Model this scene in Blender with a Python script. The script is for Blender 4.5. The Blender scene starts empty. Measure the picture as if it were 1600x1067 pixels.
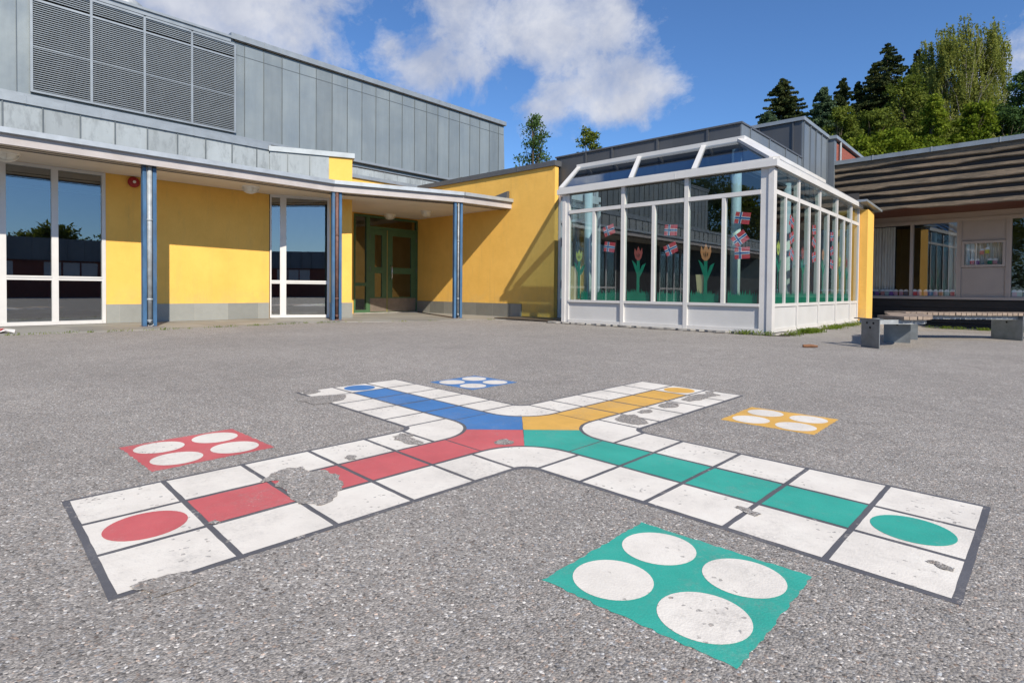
import bpy, math, random
import numpy as np
from mathutils import Vector, Matrix
R = math.radians
sc = bpy.context.scene
COL = sc.collection

# ------------------------------------------------------------------ materials
MATS = {}
def nn(nt, t, **kw):
    n = nt.nodes.new(t)
    for k, v in kw.items():
        if k.startswith('i_'): n.inputs[k[2:].replace('_', ' ')].default_value = v
        else: setattr(n, k, v)
    return n
def base_mat(name):
    m = bpy.data.materials.new(name); m.use_nodes = True
    nt = m.node_tree; nt.nodes.clear()
    out = nt.nodes.new('ShaderNodeOutputMaterial')
    b = nt.nodes.new('ShaderNodeBsdfPrincipled')
    nt.links.new(b.outputs[0], out.inputs[0])
    MATS[name] = m
    return m, nt, b, out
def c4(c): return (c[0], c[1], c[2], 1.0)
def mixc(nt, fac, a, b, mode='MIX'):
    m = nt.nodes.new('ShaderNodeMix'); m.data_type = 'RGBA'; m.blend_type = mode
    if isinstance(fac, (int, float)): m.inputs[0].default_value = fac
    else: nt.links.new(fac, m.inputs[0])
    for i, v in ((6, a), (7, b)):
        if isinstance(v, (tuple, list)): m.inputs[i].default_value = c4(v)
        else: nt.links.new(v, m.inputs[i])
    return m.outputs[2]
def ramp(nt, src, stops):
    r = nt.nodes.new('ShaderNodeValToRGB'); e = r.color_ramp.elements
    while len(e) > 1: e.remove(e[-1])
    for i, (p, c) in enumerate(stops):
        if isinstance(c, (int, float)): c = (c, c, c)
        el = e[0] if i == 0 else e.new(p)
        el.position = p; el.color = c4(c)
    nt.links.new(src, r.inputs[0]); return r.outputs[0]
def position(nt, scale=(1, 1, 1)):
    g = nt.nodes.new('ShaderNodeNewGeometry')
    m = nt.nodes.new('ShaderNodeVectorMath'); m.operation = 'MULTIPLY'
    nt.links.new(g.outputs['Position'], m.inputs[0]); m.inputs[1].default_value = scale
    return m.outputs[0]
def noise(nt, vec, scale, detail=4, rough=.55):
    n = nt.nodes.new('ShaderNodeTexNoise'); n.inputs['Scale'].default_value = scale
    n.inputs['Detail'].default_value = detail; n.inputs['Roughness'].default_value = rough
    nt.links.new(vec, n.inputs['Vector']); return n.outputs[0]
def math_(nt, op, a, b=None, clamp=False):
    m = nt.nodes.new('ShaderNodeMath'); m.operation = op; m.use_clamp = clamp
    for i, v in ((0, a), (1, b)):
        if v is None: continue
        if isinstance(v, (int, float)): m.inputs[i].default_value = v
        else: nt.links.new(v, m.inputs[i])
    return m.outputs[0]
def bump(nt, b, h, strength, dist):
    n = nt.nodes.new('ShaderNodeBump'); n.inputs['Strength'].default_value = strength
    n.inputs['Distance'].default_value = dist
    nt.links.new(h, n.inputs['Height']); nt.links.new(n.outputs[0], b.inputs['Normal'])
def simple(name, col, rough=.6, metal=0, var=.15, scale=3, stretch=(1, 1, 1), bmp=0, bscale=60, spec=.5, dirt=None, dirtamt=.4, dscale=1.2):
    m, nt, b, out = base_mat(name)
    p = position(nt, stretch)
    f = noise(nt, p, scale, 5)
    lo = tuple(x * (1 - var) for x in col); hi = tuple(min(1, x * (1 + var)) for x in col)
    c = ramp(nt, f, [(.3, lo), (.7, hi)])
    if dirt:
        d = ramp(nt, noise(nt, p, dscale, 8, .7), [(.52, 0), (.72, 1)])
        c = mixc(nt, math_(nt, 'MULTIPLY', d, dirtamt), c, dirt)
    nt.links.new(c, b.inputs['Base Color'])
    b.inputs['Roughness'].default_value = rough; b.inputs['Metallic'].default_value = metal
    b.inputs['Specular IOR Level'].default_value = spec
    if bmp: bump(nt, b, noise(nt, p, bscale, 4), bmp, .01)
    return m

def asphalt_color(nt):
    p = position(nt)
    v = nn(nt, 'ShaderNodeTexVoronoi'); v.inputs['Scale'].default_value = 175; nt.links.new(p, v.inputs['Vector'])
    sep = nn(nt, 'ShaderNodeSeparateColor'); nt.links.new(v.outputs['Color'], sep.inputs[0])
    c = ramp(nt, sep.outputs[0], [(0, (.08, .073, .067)), (.08, (.15, .138, .128)), (.3, (.235, .216, .199)), (.6, (.305, .279, .256)), (.84, (.37, .342, .315)), (.94, (.5, .465, .43)), (1, (.76, .72, .67))])
    tint = ramp(nt, sep.outputs[1], [(0, (1.15, .93, .8)), (.12, (1, 1, 1)), (.85, (1, 1, 1)), (1, (.86, .96, 1.1))])
    c = mixc(nt, 1.0, c, tint, 'MULTIPLY')
    v2 = nn(nt, 'ShaderNodeTexVoronoi'); v2.inputs['Scale'].default_value = 310; nt.links.new(p, v2.inputs['Vector'])
    s2 = nn(nt, 'ShaderNodeSeparateColor'); nt.links.new(v2.outputs['Color'], s2.inputs[0])
    fine = ramp(nt, s2.outputs[0], [(0, (.12, .11, .1)), (.5, (.27, .247, .227)), (1, (.45, .415, .385))])
    sel = ramp(nt, noise(nt, p, 95, 2), [(.47, 0), (.6, .9)])
    c = mixc(nt, sel, c, fine)
    big = ramp(nt, noise(nt, p, .55, 6, .65), [(.3, (.9, .91, .9)), (.7, (1.17, 1.18, 1.165))])
    c = mixc(nt, 1.0, c, big, 'MULTIPLY')
    med = ramp(nt, noise(nt, p, 7, 5, .6), [(.3, (.9, .9, .9)), (.7, (1.08, 1.08, 1.08))])
    c = mixc(nt, 1.0, c, med, 'MULTIPLY')
    rust = ramp(nt, noise(nt, p, 5.5, 3, .5), [(.735, 0), (.775, 1)])
    c = mixc(nt, math_(nt, 'MULTIPLY', rust, .3), c, (.33, .17, .09))
    st = ramp(nt, noise(nt, position(nt, (1.0, .6, 1)), 1.7, 7, .7), [(.56, 0), (.7, 1)])
    c = mixc(nt, math_(nt, 'MULTIPLY', st, .22), c, (.15, .135, .125))
    h = math_(nt, 'ADD', math_(nt, 'MULTIPLY', v.outputs['Distance'], -1.0), math_(nt, 'MULTIPLY', v2.outputs['Distance'], -.35))
    return c, h
m, nt, b, out = base_mat('asphalt')
c, h = asphalt_color(nt)
nt.links.new(c, b.inputs['Base Color']); b.inputs['Roughness'].default_value = .8
b.inputs['Specular IOR Level'].default_value = .35
bump(nt, b, h, .36, .009)

def paint(name, col, pit=.1, worn=.0):
    m, nt, b, out = base_mat(name)
    ac, h = asphalt_color(nt)
    p = position(nt)
    c = ramp(nt, noise(nt, p, 4, 8, .68), [(.3, tuple(x * .84 for x in col)), (.52, col), (.75, tuple(min(.82, x * 1.08 + .015) for x in col))])
    c = mixc(nt, math_(nt, 'MULTIPLY', ramp(nt, noise(nt, p, 30, 6, .7), [(.5, 0), (.75, 1)]), .18), c, tuple(.5 * x + .12 for x in col))
    v = nn(nt, 'ShaderNodeTexVoronoi'); v.inputs['Scale'].default_value = 120; nt.links.new(p, v.inputs['Vector'])
    sep = nn(nt, 'ShaderNodeSeparateColor'); nt.links.new(v.outputs['Color'], sep.inputs[0])
    reg = noise(nt, p, 3.2, 5, .65)
    # little pits where the stones stand proud of the paint, more of them in the worn areas
    k = math_(nt, 'ADD', sep.outputs[2], math_(nt, 'MULTIPLY', reg, .42))
    pits = ramp(nt, math_(nt, 'MULTIPLY', k, .5), [((1.31 - pit) / 2, 0), ((1.33 - pit) / 2, 1)])
    sm = ramp(nt, noise(nt, position(nt, (1, 1.7, 1)), 5.5, 9, .72), [(.6, 0), (.72, 1)])
    c = mixc(nt, math_(nt, 'MULTIPLY', sm, .4), c, tuple(.35 * x + .12 for x in col))
    fl = ramp(nt, noise(nt, p, 60, 4, .6), [(.66, 0), (.71, 1)])
    c = mixc(nt, math_(nt, 'MULTIPLY', fl, .2), c, (.3, .27, .24))
    th = ramp(nt, noise(nt, position(nt, (1.3, 1, 1)), 2.3, 8, .75), [(.5, 0), (.75, 1)])
    c = mixc(nt, math_(nt, 'MULTIPLY', math_(nt, 'MULTIPLY', th, sep.outputs[1]), .6), c, ac)
    c = mixc(nt, math_(nt, 'MULTIPLY', pits, .75), c, ac)
    if worn:
        wm = ramp(nt, math_(nt, 'ADD', noise(nt, p, 6, 8, .72), math_(nt, 'MULTIPLY', sep.outputs[0], .08)), [(.7 - worn, 0), (.73 - worn, 1)])
        c = mixc(nt, wm, c, ac)
    nt.links.new(c, b.inputs['Base Color']); b.inputs['Roughness'].default_value = .62
    bump(nt, b, h, .1, .006)
    return m
paint('paint_white', (.76, .715, .64), .11, .0)
paint('paint_red', (.56, .115, .12), .07, .0)
paint('paint_green', (.035, .37, .29), .07, .0)
paint('paint_blue', (.055, .19, .45), .07, .0)
paint('paint_yellow', (.70, .40, .08), .07, .0)
paint('paint_line', (.105, .105, .115), .1, .02)

# yellow render
m, nt, b, out = base_mat('yellow_render')
p = position(nt)
c = ramp(nt, noise(nt, p, 1.6, 8, .65), [(.3, (.76, .435, .085)), (.7, (.87, .51, .11))])
d = ramp(nt, noise(nt, position(nt, (2.5, 2.5, .5)), 2.2, 8, .7), [(.55, 0), (.78, 1)])
c = mixc(nt, math_(nt, 'MULTIPLY', d, .3), c, (.5, .33, .12))
rs = ramp(nt, noise(nt, position(nt, (9, 9, .35)), 1.4, 6, .65), [(.56, 0), (.72, 1)])
c = mixc(nt, math_(nt, 'MULTIPLY', rs, .2), c, (.48, .3, .1))
crk = nn(nt, 'ShaderNodeTexVoronoi'); crk.feature = 'DISTANCE_TO_EDGE'; crk.inputs['Scale'].default_value = .8
wp = nn(nt, 'ShaderNodeVectorMath'); wp.operation = 'ADD'; wn = nn(nt, 'ShaderNodeTexNoise'); wn.inputs['Scale'].default_value = 3; wn.inputs['Detail'].default_value = 5
nt.links.new(p, wn.inputs['Vector']); nt.links.new(p, wp.inputs[0]); nt.links.new(wn.outputs['Color'], wp.inputs[1]); nt.links.new(wp.outputs[0], crk.inputs['Vector'])
ck = ramp(nt, crk.outputs['Distance'], [(.002, 1), (.006, 0)])
c = mixc(nt, math_(nt, 'MULTIPLY', ck, math_(nt, 'MULTIPLY', d, .5)), c, (.3, .19, .06))
sp = ramp(nt, noise(nt, p, 26, 3, .5), [(.76, 0), (.79, 1)])
c = mixc(nt, math_(nt, 'MULTIPLY', sp, .5), c, (.3, .19, .07))
g = nn(nt, 'ShaderNodeNewGeometry'); sx = nn(nt, 'ShaderNodeSeparateXYZ'); nt.links.new(g.outputs['Position'], sx.inputs[0])
low = math_(nt, 'MULTIPLY', math_(nt, 'SUBTRACT', .75, sx.outputs[2], True), ramp(nt, noise(nt, p, 4, 8, .7), [(.42, 0), (.65, 1)]))
c = mixc(nt, math_(nt, 'MULTIPLY', low, .7), c, (.45, .34, .17))
nt.links.new(c, b.inputs['Base Color']); b.inputs['Roughness'].default_value = .85
bump(nt, b, math_(nt, 'ADD', noise(nt, p, 55, 5, .6), math_(nt, 'MULTIPLY', noise(nt, p, 12, 4), .8)), .35, .012)

def zinc(name, col, axis, pitch, off, metal=.35, rough=.48, var=.2, stain=0.0):
    """patinated sheet metal; each sheet of the given pitch has its own tone"""
    m, nt, b, out = base_mat(name)
    p = position(nt)
    g = nn(nt, 'ShaderNodeSeparateXYZ'); nt.links.new(p, g.inputs[0])
    k = math_(nt, 'FLOOR', math_(nt, 'DIVIDE', math_(nt, 'SUBTRACT', g.outputs[axis], off), pitch))
    w = nn(nt, 'ShaderNodeTexWhiteNoise'); w.noise_dimensions = '1D'; nt.links.new(k, w.inputs['W'])
    lo = tuple(x * (1 - var) for x in col); hi = tuple(x * (1 + var) for x in col)
    f1 = noise(nt, p, 1.1, 6, .6); f2 = noise(nt, position(nt, (6, 6, .6)), 1.5, 6, .6)
    f = math_(nt, 'ADD', math_(nt, 'MULTIPLY', w.outputs['Value'], .3), math_(nt, 'ADD', math_(nt, 'MULTIPLY', f1, .45), math_(nt, 'MULTIPLY', f2, .4)))
    c = ramp(nt, f, [(.3, lo), (.85, hi)])
    if stain:
        s = ramp(nt, noise(nt, position(nt, (3, 3, 1.2)), 2.2, 10, .72), [(.5, 0), (.62, 1)])
        c = mixc(nt, math_(nt, 'MULTIPLY', s, stain), c, tuple(x * .55 for x in col))
    nt.links.new(c, b.inputs['Base Color'])
    nt.links.new(ramp(nt, f1, [(.3, rough - .1), (.7, rough + .12)]), b.inputs['Roughness'])
    b.inputs['Metallic'].default_value = metal
    bump(nt, b, noise(nt, p, 2.2, 2), .25, .03)
    return m
zinc('zinc_hall', (.235, .27, .285), 1, .447, 5.54)
zinc('zinc_band', (.31, .345, .365), 1, .5, 1.172, .0, .75, .18, .5)
MATS['zinc_band'].node_tree.nodes['Principled BSDF'].inputs['Specular IOR Level'].default_value = .25
zinc('zinc_front_shade', (.085, .09, .098), 0, .7, -8.1, .3, .5, .12)  # roof block front: darker colour stands in for its grazing light
zinc('zinc_side', (.17, .195, .22), 1, .49, 14.1, .3, .5, .15)  # roof block sides: same cladding, sunlit tone put into the colour
simple('seam', (.13, .15, .16), .5, .3)
simple('flashing', (.3, .33, .35), .45, .4, .12, 4)
simple('flashing_dark', (.115, .12, .13), .5, .3, .12, 4)
simple('louvre_metal', (.42, .46, .49), .42, .5, .08, 5)
simple('louvre_void', (.012, .013, .015), .9)
simple('void', (.012, .011, .010), .95)
simple('galvanised', (.33, .355, .37), .6, .2, .25, 9)
simple('galv_plate', (.2, .22, .235), .42, .45, .25, 6)
simple('white_metal', (.62, .615, .60), .38, 0, .04, 3)
simple('white_panel', (.55, .55, .545), .45, 0, .05, 2, dirt=(.5, .48, .43), dirtamt=.25)
simple('white_frame', (.60, .59, .575), .4, 0, .05, 4, dirt=(.55, .52, .47), dirtamt=.25, dscale=3)
simple('fascia_paint', (.42, .39, .385), .6, 0, .1, 3, dirt=(.36, .31, .27), dirtamt=.45, dscale=4)
simple('gutter_metal', (.43, .46, .48), .42, .4, .12, 5)
simple('soffit_paint', (.70, .63, .54), .7, 0, .06, 2)
simple('slot', (.05, .045, .04), .9)
simple('blue_steel', (.042, .115, .225), .6, 0, .3, 7, (1, 1, .35), dirt=(.10, .12, .15), dirtamt=.7, dscale=5)
simple('rusty_pipe', (.15, .075, .06), .65, .1, .35, 14)
simple('green_paint', (.06, .135, .065), .45, 0, .1, 5)
simple('kick_metal', (.24, .2, .165), .45, .4, .12, 8)
simple('steel_bright', (.6, .6, .6), .25, .9, .05)
simple('brass_strip', (.35, .27, .08), .5, .1)
simple('bell_red', (.33, .012, .012), .35)
simple('lamp_body', (.8, .78, .72), .5)
simple('lamp_glass', (.8, .79, .72), .3)
simple('concrete', (.34, .325, .30), .85, 0, .2, 6, bmp=.3, bscale=40)
simple('dark_soil', (.05, .04, .03), .95, 0, .4, 20, bmp=.6, bscale=30)
simple('interior_dark', (.06, .058, .057), .8, 0, .2)
simple('interior_floor', (.09, .075, .06), .5)
simple('interior_brown', (.26, .17, .1), .7, 0, .25, 2)
simple('column_white', (.66, .72, .68), .5)
simple('brick_red', (.25, .07, .045), .8, 0, .4, 14, (1, 1, 3), bmp=.5, bscale=14)
simple('dark_boards', (.022, .019, .018), .7, 0, .3, 3, (1, 1, 6))
simple('beige_trim', (.44, .37, .315), .6, 0, .05)
simple('beige_panel', (.41, .345, .295), .6, 0, .05)
simple('curtain', (.78, .72, .64), .9, 0, .12, 8, (3, 3, .5))
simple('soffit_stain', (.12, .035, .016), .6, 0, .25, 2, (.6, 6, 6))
simple('twig', (.19, .09, .045), .9, 0, .3, 20)
simple('litter_white', (.75, .73, .72), .5)
simple('litter_red', (.55, .05, .05), .5)
simple('bark', (.10, .075, .05), .9, 0, .3, 8)
simple('birch_bark', (.34, .31, .27), .8, 0, .35, 5, (1, 1, 3))
simple('card_beige', (.62, .47, .26), .8, 0, .1)
simple('paper_red', (.75, .07, .1), .8); simple('paper_white', (.75, .75, .78), .8); simple('paper_blue', (.03, .12, .38), .8)
simple('paper_green', (.004, .21, .125), .8, 0, .12, 4); simple('paper_orange', (.68, .26, .11), .8); simple('paper_tulip_red', (.45, .085, .075), .8)
simple('paper_yellow', (.58, .56, .1), .8); simple('paper_pink', (.62, .3, .38), .8); simple('paper_purple', (.3, .12, .36), .8)
simple('paper_navy', (.05, .09, .2), .8); simple('paper_grey', (.4, .45, .42), .8); simple('paper_salmon', (.65, .25, .22), .8)
simple('hill_grass', (.07, .10, .025), .95, 0, .4, .6, bmp=.4, bscale=3)

# slate of plinth and paving
def slate(name, col, off, sizex, sizey, use):
    m, nt, b, out = base_mat(name)
    p = position(nt); g = nn(nt, 'ShaderNodeSeparateXYZ'); nt.links.new(p, g.inputs[0])
    cmb = nn(nt, 'ShaderNodeCombineXYZ')
    a = {'wallx': (1, None), 'wally': (0, None), 'floor': (0, 1)}[use]
    f1 = math_(nt, 'FLOOR', math_(nt, 'DIVIDE', math_(nt, 'ADD', g.outputs[a[0]], off), sizex)); nt.links.new(f1, cmb.inputs[0])
    if a[1] is not None:
        f2 = math_(nt, 'FLOOR', math_(nt, 'DIVIDE', math_(nt, 'ADD', g.outputs[a[1]], off), sizey)); nt.links.new(f2, cmb.inputs[1])
    w = nn(nt, 'ShaderNodeTexWhiteNoise'); w.noise_dimensions = '3D'; nt.links.new(cmb.outputs[0], w.inputs['Vector'])
    f = math_(nt, 'ADD', math_(nt, 'MULTIPLY', w.outputs['Value'], .55), math_(nt, 'MULTIPLY', noise(nt, p, 5, 8, .7), .5))
    c = ramp(nt, f, [(.1, tuple(x * .72 for x in col)), (.95, tuple(x * 1.3 for x in col))])
    # mortar joints
    def joint(axis, size):
        fr = math_(nt, 'FRACT', math_(nt, 'DIVIDE', math_(nt, 'ADD', g.outputs[axis], off), size))
        return math_(nt, 'LESS_THAN', fr, .008 / size)
    j = joint(a[0], sizex)
    if a[1] is not None: j = math_(nt, 'MAXIMUM', j, joint(a[1], sizey))
    c = mixc(nt, math_(nt, 'MULTIPLY', j, .6), c, (.34, .33, .29))
    nt.links.new(c, b.inputs['Base Color']); b.inputs['Roughness'].default_value = .6
    bump(nt, b, noise(nt, p, 14, 6, .65), .3, .015)
slate('slate_x', (.25, .255, .235), 40.05, .62, 1, 'wallx')
slate('slate_y', (.21, .205, .18), 40.4, .62, 1, 'wally')
slate('slate_floor', (.25, .245, .225), 40.2, .6, .6, 'floor')

# weathered boards
def boards(name, lo, hi, rough=.75):
    m, nt, b, out = base_mat(name)
    p = position(nt, (2.2, 2.2, 14))
    f = noise(nt, p, 1.6, 9, .7)
    f2 = noise(nt, position(nt, (1, 1, 3)), 1.1, 5, .6)
    c = ramp(nt, math_(nt, 'ADD', math_(nt, 'MULTIPLY', f, .6), math_(nt, 'MULTIPLY', f2, .4)), [(.3, lo), (.5, tuple((x + y) / 2.2 for x, y in zip(lo, hi))), (.68, hi)])
    nt.links.new(c, b.inputs['Base Color']); b.inputs['Roughness'].default_value = rough
    bump(nt, b, f, .5, .015)
boards('weathered_board', (.035, .033, .026), (.30, .225, .15))
boards('bench_wood', (.17, .13, .1), (.42, .33, .26))

# window glass: a thin sheet, part mirror, part clear
def glass(name, tint, f0, spread=1.0, rough=0.0):
    m = bpy.data.materials.new(name); m.use_nodes = True; nt = m.node_tree; nt.nodes.clear(); MATS[name] = m
    out = nt.nodes.new('ShaderNodeOutputMaterial'); mx = nt.nodes.new('ShaderNodeMixShader')
    t = nt.nodes.new('ShaderNodeBsdfTransparent'); t.inputs[0].default_value = c4(tint)
    gl = nt.nodes.new('ShaderNodeBsdfGlossy'); gl.inputs['Roughness'].default_value = rough; gl.inputs['Color'].default_value = (.93, .97, 1, 1)
    lw = nt.nodes.new('ShaderNodeLayerWeight'); lw.inputs['Blend'].default_value = .5
    nt.links.new(math_(nt, 'ADD', f0, math_(nt, 'MULTIPLY', math_(nt, 'POWER', lw.outputs['Facing'], 4.5), spread * (1 - f0)), True), mx.inputs[0])
    nz = noise(nt, position(nt), .9, 1)
    bp = nt.nodes.new('ShaderNodeBump'); bp.inputs['Strength'].default_value = .03; bp.inputs['Distance'].default_value = .015
    nt.links.new(nz, bp.inputs['Height']); nt.links.new(bp.outputs[0], gl.inputs['Normal'])
    nt.links.new(t.outputs[0], mx.inputs[1]); nt.links.new(gl.outputs[0], mx.inputs[2]); nt.links.new(mx.outputs[0], out.inputs[0])
glass('glass', (.85, .92, .92), .24, 1)
glass('glass_clear', (.95, .97, .96), .11, 1)
glass('glass_house', (.75, .88, .86), .16, 1)
glass('glass_door', (.8, .77, .72), .13, 1)
glass('glass_roof', (.38, .5, .62), .16, 1)

# foliage
def foliage(name, cols, trans=.35):
    m = bpy.data.materials.new(name); m.use_nodes = True; nt = m.node_tree; nt.nodes.clear(); MATS[name] = m
    out = nt.nodes.new('ShaderNodeOutputMaterial')
    f = math_(nt, 'ADD', math_(nt, 'MULTIPLY', noise(nt, position(nt), .45, 3), .5), math_(nt, 'MULTIPLY', noise(nt, position(nt), 3.1, 3), .5))
    c = ramp(nt, f, [(.36, cols[0]), (.5, cols[1]), (.63, cols[2])])
    d = nt.nodes.new('ShaderNodeBsdfDiffuse'); t = nt.nodes.new('ShaderNodeBsdfTranslucent'); mx = nt.nodes.new('ShaderNodeMixShader')
    mx.inputs[0].default_value = trans
    nt.links.new(c, d.inputs[0]); nt.links.new(mixc(nt, 1.0, c, (1.2, 1.15, .6), 'MULTIPLY'), t.inputs[0])
    nt.links.new(d.outputs[0], mx.inputs[1]); nt.links.new(t.outputs[0], mx.inputs[2]); nt.links.new(mx.outputs[0], out.inputs[0])
foliage('leaf_spruce', [(0.029, 0.044, 0.018), (0.055, 0.073, 0.029), (0.098, 0.104, 0.039)], .12)
foliage('leaf_spruce_pale', [(0.052, 0.085, 0.052), (0.085, 0.130, 0.072), (0.130, 0.182, 0.091)], .15)
foliage('leaf_birch', [(.12, .145, .035), (.215, .24, .065), (.34, .36, .11)], .4)
foliage('leaf_olive', [(.06, .085, .018), (.13, .165, .033), (.22, .255, .06)])
foliage('leaf_lime', [(.055, .09, .012), (.135, .185, .022), (.23, .275, .04)])
foliage('leaf_dark', [(0.039, 0.078, 0.029), (0.072, 0.124, 0.046), (0.111, 0.176, 0.058)])
foliage('leaf_weed', [(.07, .11, .02), (.14, .2, .03), (.25, .27, .08)])

# ------------------------------------------------------------------ mesh helpers
class MB:
    def __init__(s): s.v = []; s.f = []; s.mi = []; s.cur = 0
    def add(s, vs, fs):
        o = len(s.v); s.v += [tuple(v) for v in vs]
        for f in fs: s.f.append(tuple(i + o for i in f)); s.mi.append(s.cur)
        return s
    def box(s, x0, x1, y0, y1, z0, z1):
        x0, x1 = min(x0, x1), max(x0, x1); y0, y1 = min(y0, y1), max(y0, y1); z0, z1 = min(z0, z1), max(z0, z1)
        return s.add([(x0, y0, z0), (x1, y0, z0), (x1, y1, z0), (x0, y1, z0), (x0, y0, z1), (x1, y0, z1), (x1, y1, z1), (x0, y1, z1)],
              [(0, 3, 2, 1), (4, 5, 6, 7), (0, 1, 5, 4), (1, 2, 6, 5), (2, 3, 7, 6), (3, 0, 4, 7)])
    def slab(s, a, b, d0, d1, z0, z1):
        """box along the plan line a-b, from offset d0 to d1 on its right-hand side"""
        a = Vector(a); b = Vector(b); t = (b - a).normalized(); n = Vector((t.y, -t.x))
        q = [a + n * d0, b + n * d0, b + n * d1, a + n * d1]
        if d1 > d0: q = q[::-1]
        return s.prism([(p.x, p.y) for p in q], z0, z1)
    def prism(s, poly, z0, z1):
        ar = sum(poly[i][0] * poly[(i + 1) % len(poly)][1] - poly[(i + 1) % len(poly)][0] * poly[i][1] for i in range(len(poly)))
        if ar < 0: poly = poly[::-1]
        n = len(poly)
        vs = [(x, y, z0) for x, y in poly] + [(x, y, z1) for x, y in poly]
        return s.add(vs, [tuple(range(n))[::-1], tuple(range(n, 2 * n))] + [(i, (i + 1) % n, n + (i + 1) % n, n + i) for i in range(n)])
    def quad(s, *p): return s.add(p, [tuple(range(len(p)))])
    def beam(s, p0, p1, w, h, up=(0, 0, 1)):
        p0 = Vector(p0); p1 = Vector(p1); t = (p1 - p0).normalized(); u = Vector(up); sd = t.cross(u).normalized(); u = sd.cross(t).normalized()
        vs = [p + sd * (a * w / 2) + u * (b * h / 2) for p in (p0, p1) for a, b in ((-1, -1), (1, -1), (1, 1), (-1, 1))]
        return s.add(vs, [(0, 1, 2, 3), (7, 6, 5, 4), (0, 4, 5, 1), (1, 5, 6, 2), (2, 6, 7, 3), (3, 7, 4, 0)])
    def tube(s, pts, rad, n=10, cap=True):
        pts = [Vector(p) for p in pts]
        if isinstance(rad, (int, float)): rad = [rad] * len(pts)
        rings = []
        for i, p in enumerate(pts):
            t = (pts[min(i + 1, len(pts) - 1)] - pts[max(i - 1, 0)]).normalized()
            u = t.orthogonal().normalized() if abs(t.z) < .999 else Vector((1, 0, 0)); w = t.cross(u)
            rings.append([p + (u * math.cos(2 * math.pi * k / n) + w * math.sin(2 * math.pi * k / n)) * rad[i] for k in range(n)])
        vs = [v for r_ in rings for v in r_]; fs = []
        for i in range(len(pts) - 1):
            for k in range(n): fs.append((i * n + k, i * n + (k + 1) % n, (i + 1) * n + (k + 1) % n, (i + 1) * n + k))
        if cap: fs += [tuple(range(n))[::-1], tuple(range((len(pts) - 1) * n, len(pts) * n))]
        return s.add(vs, fs)
    def lathe(s, c, prof, n=20, sx=1, sy=1):
        vs = []; fs = []
        for r_, z in prof:
            for k in range(n): vs.append((c[0] + sx * r_ * math.cos(2 * math.pi * k / n), c[1] + sy * r_ * math.sin(2 * math.pi * k / n), c[2] + z))
        for i in range(len(prof) - 1):
            for k in range(n): fs.append((i * n + k, i * n + (k + 1) % n, (i + 1) * n + (k + 1) % n, (i + 1) * n + k))
        return s.add(vs, fs)
    def build(s, name, mat, parent=None, smooth=False):
        me = bpy.data.meshes.new(name); me.from_pydata(s.v, [], s.f)
        for mm in ([mat] if isinstance(mat, str) else mat): me.materials.append(MATS[mm])
        if not isinstance(mat, str): me.polygons.foreach_set('material_index', s.mi)
        if smooth: me.polygons.foreach_set('use_smooth', [True] * len(me.polygons))
        me.update()
        o = bpy.data.objects.new(name, me); COL.objects.link(o)
        if parent: o.parent = parent
        return o
def B(): return MB()
def tag(o, label=None, cat=None, group=None, kind=None):
    if label: o['label'] = label
    if cat: o['category'] = cat
    if group: o['group'] = group
    if kind: o['kind'] = kind
    return o
def thing(name, label, cat, group=None, loc=(0, 0, 0), rz=0):
    o = bpy.data.objects.new(name, None); COL.objects.link(o); o.empty_display_size = .1
    o.location = loc; o.rotation_euler.z = rz
    return tag(o, label, cat, group)
def struct(o): o['kind'] = 'structure'; return o

rnd = random.Random(7)

# ------------------------------------------------------------------ the setting: ground, paving, hill
def dip(x, y):
    def ss(t): t = max(0, min(1, t)); return t * t * (3 - 2 * t)
    return -.18 * ss((y - 11.2) / 5.6) * ss((x + 2.75) / .9)
gb = B()
xs = [-400, -150, -60, -30] + [-20 + i for i in range(17)] + [-3 + .25 * i for i in range(25)] + [3.5, 4.5, 6, 8, 11, 15, 25, 45, 90, 200, 400]
ys = [-400, -150, -60, -25, -12, -6] + [-4 + i for i in range(14)] + [10 + .5 * i for i in range(1, 17)] + [19, 21, 24, 30, 45, 90, 200, 400]
nx, ny = len(xs), len(ys)
gb.add([(x, y, dip(x, y)) for y in ys for x in xs], [(j * nx + i, j * nx + i + 1, (j + 1) * nx + i + 1, (j + 1) * nx + i) for j in range(ny - 1) for i in range(nx - 1)])
struct(gb.build('ground', 'asphalt', smooth=True))

pv = B()
edge = [(-10.05, -22), (-10.04, 1.0), (-9.98, 2.0), (-9.9, 2.85), (-9.98, 3.8), (-10.15, 5.2), (-10.02, 5.9), (-9.65, 6.6), (-9.3, 7.35), (-9.22, 7.9), (-9.1, 8.3), (-8.8, 8.95), (-8.45, 9.5), (-8.25, 10.18)]
pv.prism(edge + [(-13.08, 10.18), (-13.08, 7.9), (-12.0, 7.0), (-12.05, -22)], -.05, .008)
struct(pv.build('pavement', 'slate_floor'))

hb = B()
def hill_z(x, y):
    d = -.677 * x + .736 * y                                     # distance ahead of the yard
    if d < 24: return -.3
    a = math.atan2(.736 * x + .677 * y, d)
    w = max(0, min(1, (a + .05) / .35)); w = w * w * (3 - 2 * w)
    return -.3 + (min(d, 140) - 24) * (.05 + .24 * w)
hx = [-260 + 13 * i for i in range(44)]; hy = [-120 + 13 * i for i in range(44)]
hb.add([(x, y, hill_z(x, y)) for y in hy for x in hx], [(j * 44 + i, j * 44 + i + 1, (j + 1) * 44 + i + 1, (j + 1) * 44 + i) for j in range(43) for i in range(43)])
struct(hb.build('hill', 'hill_grass', smooth=True))

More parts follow.
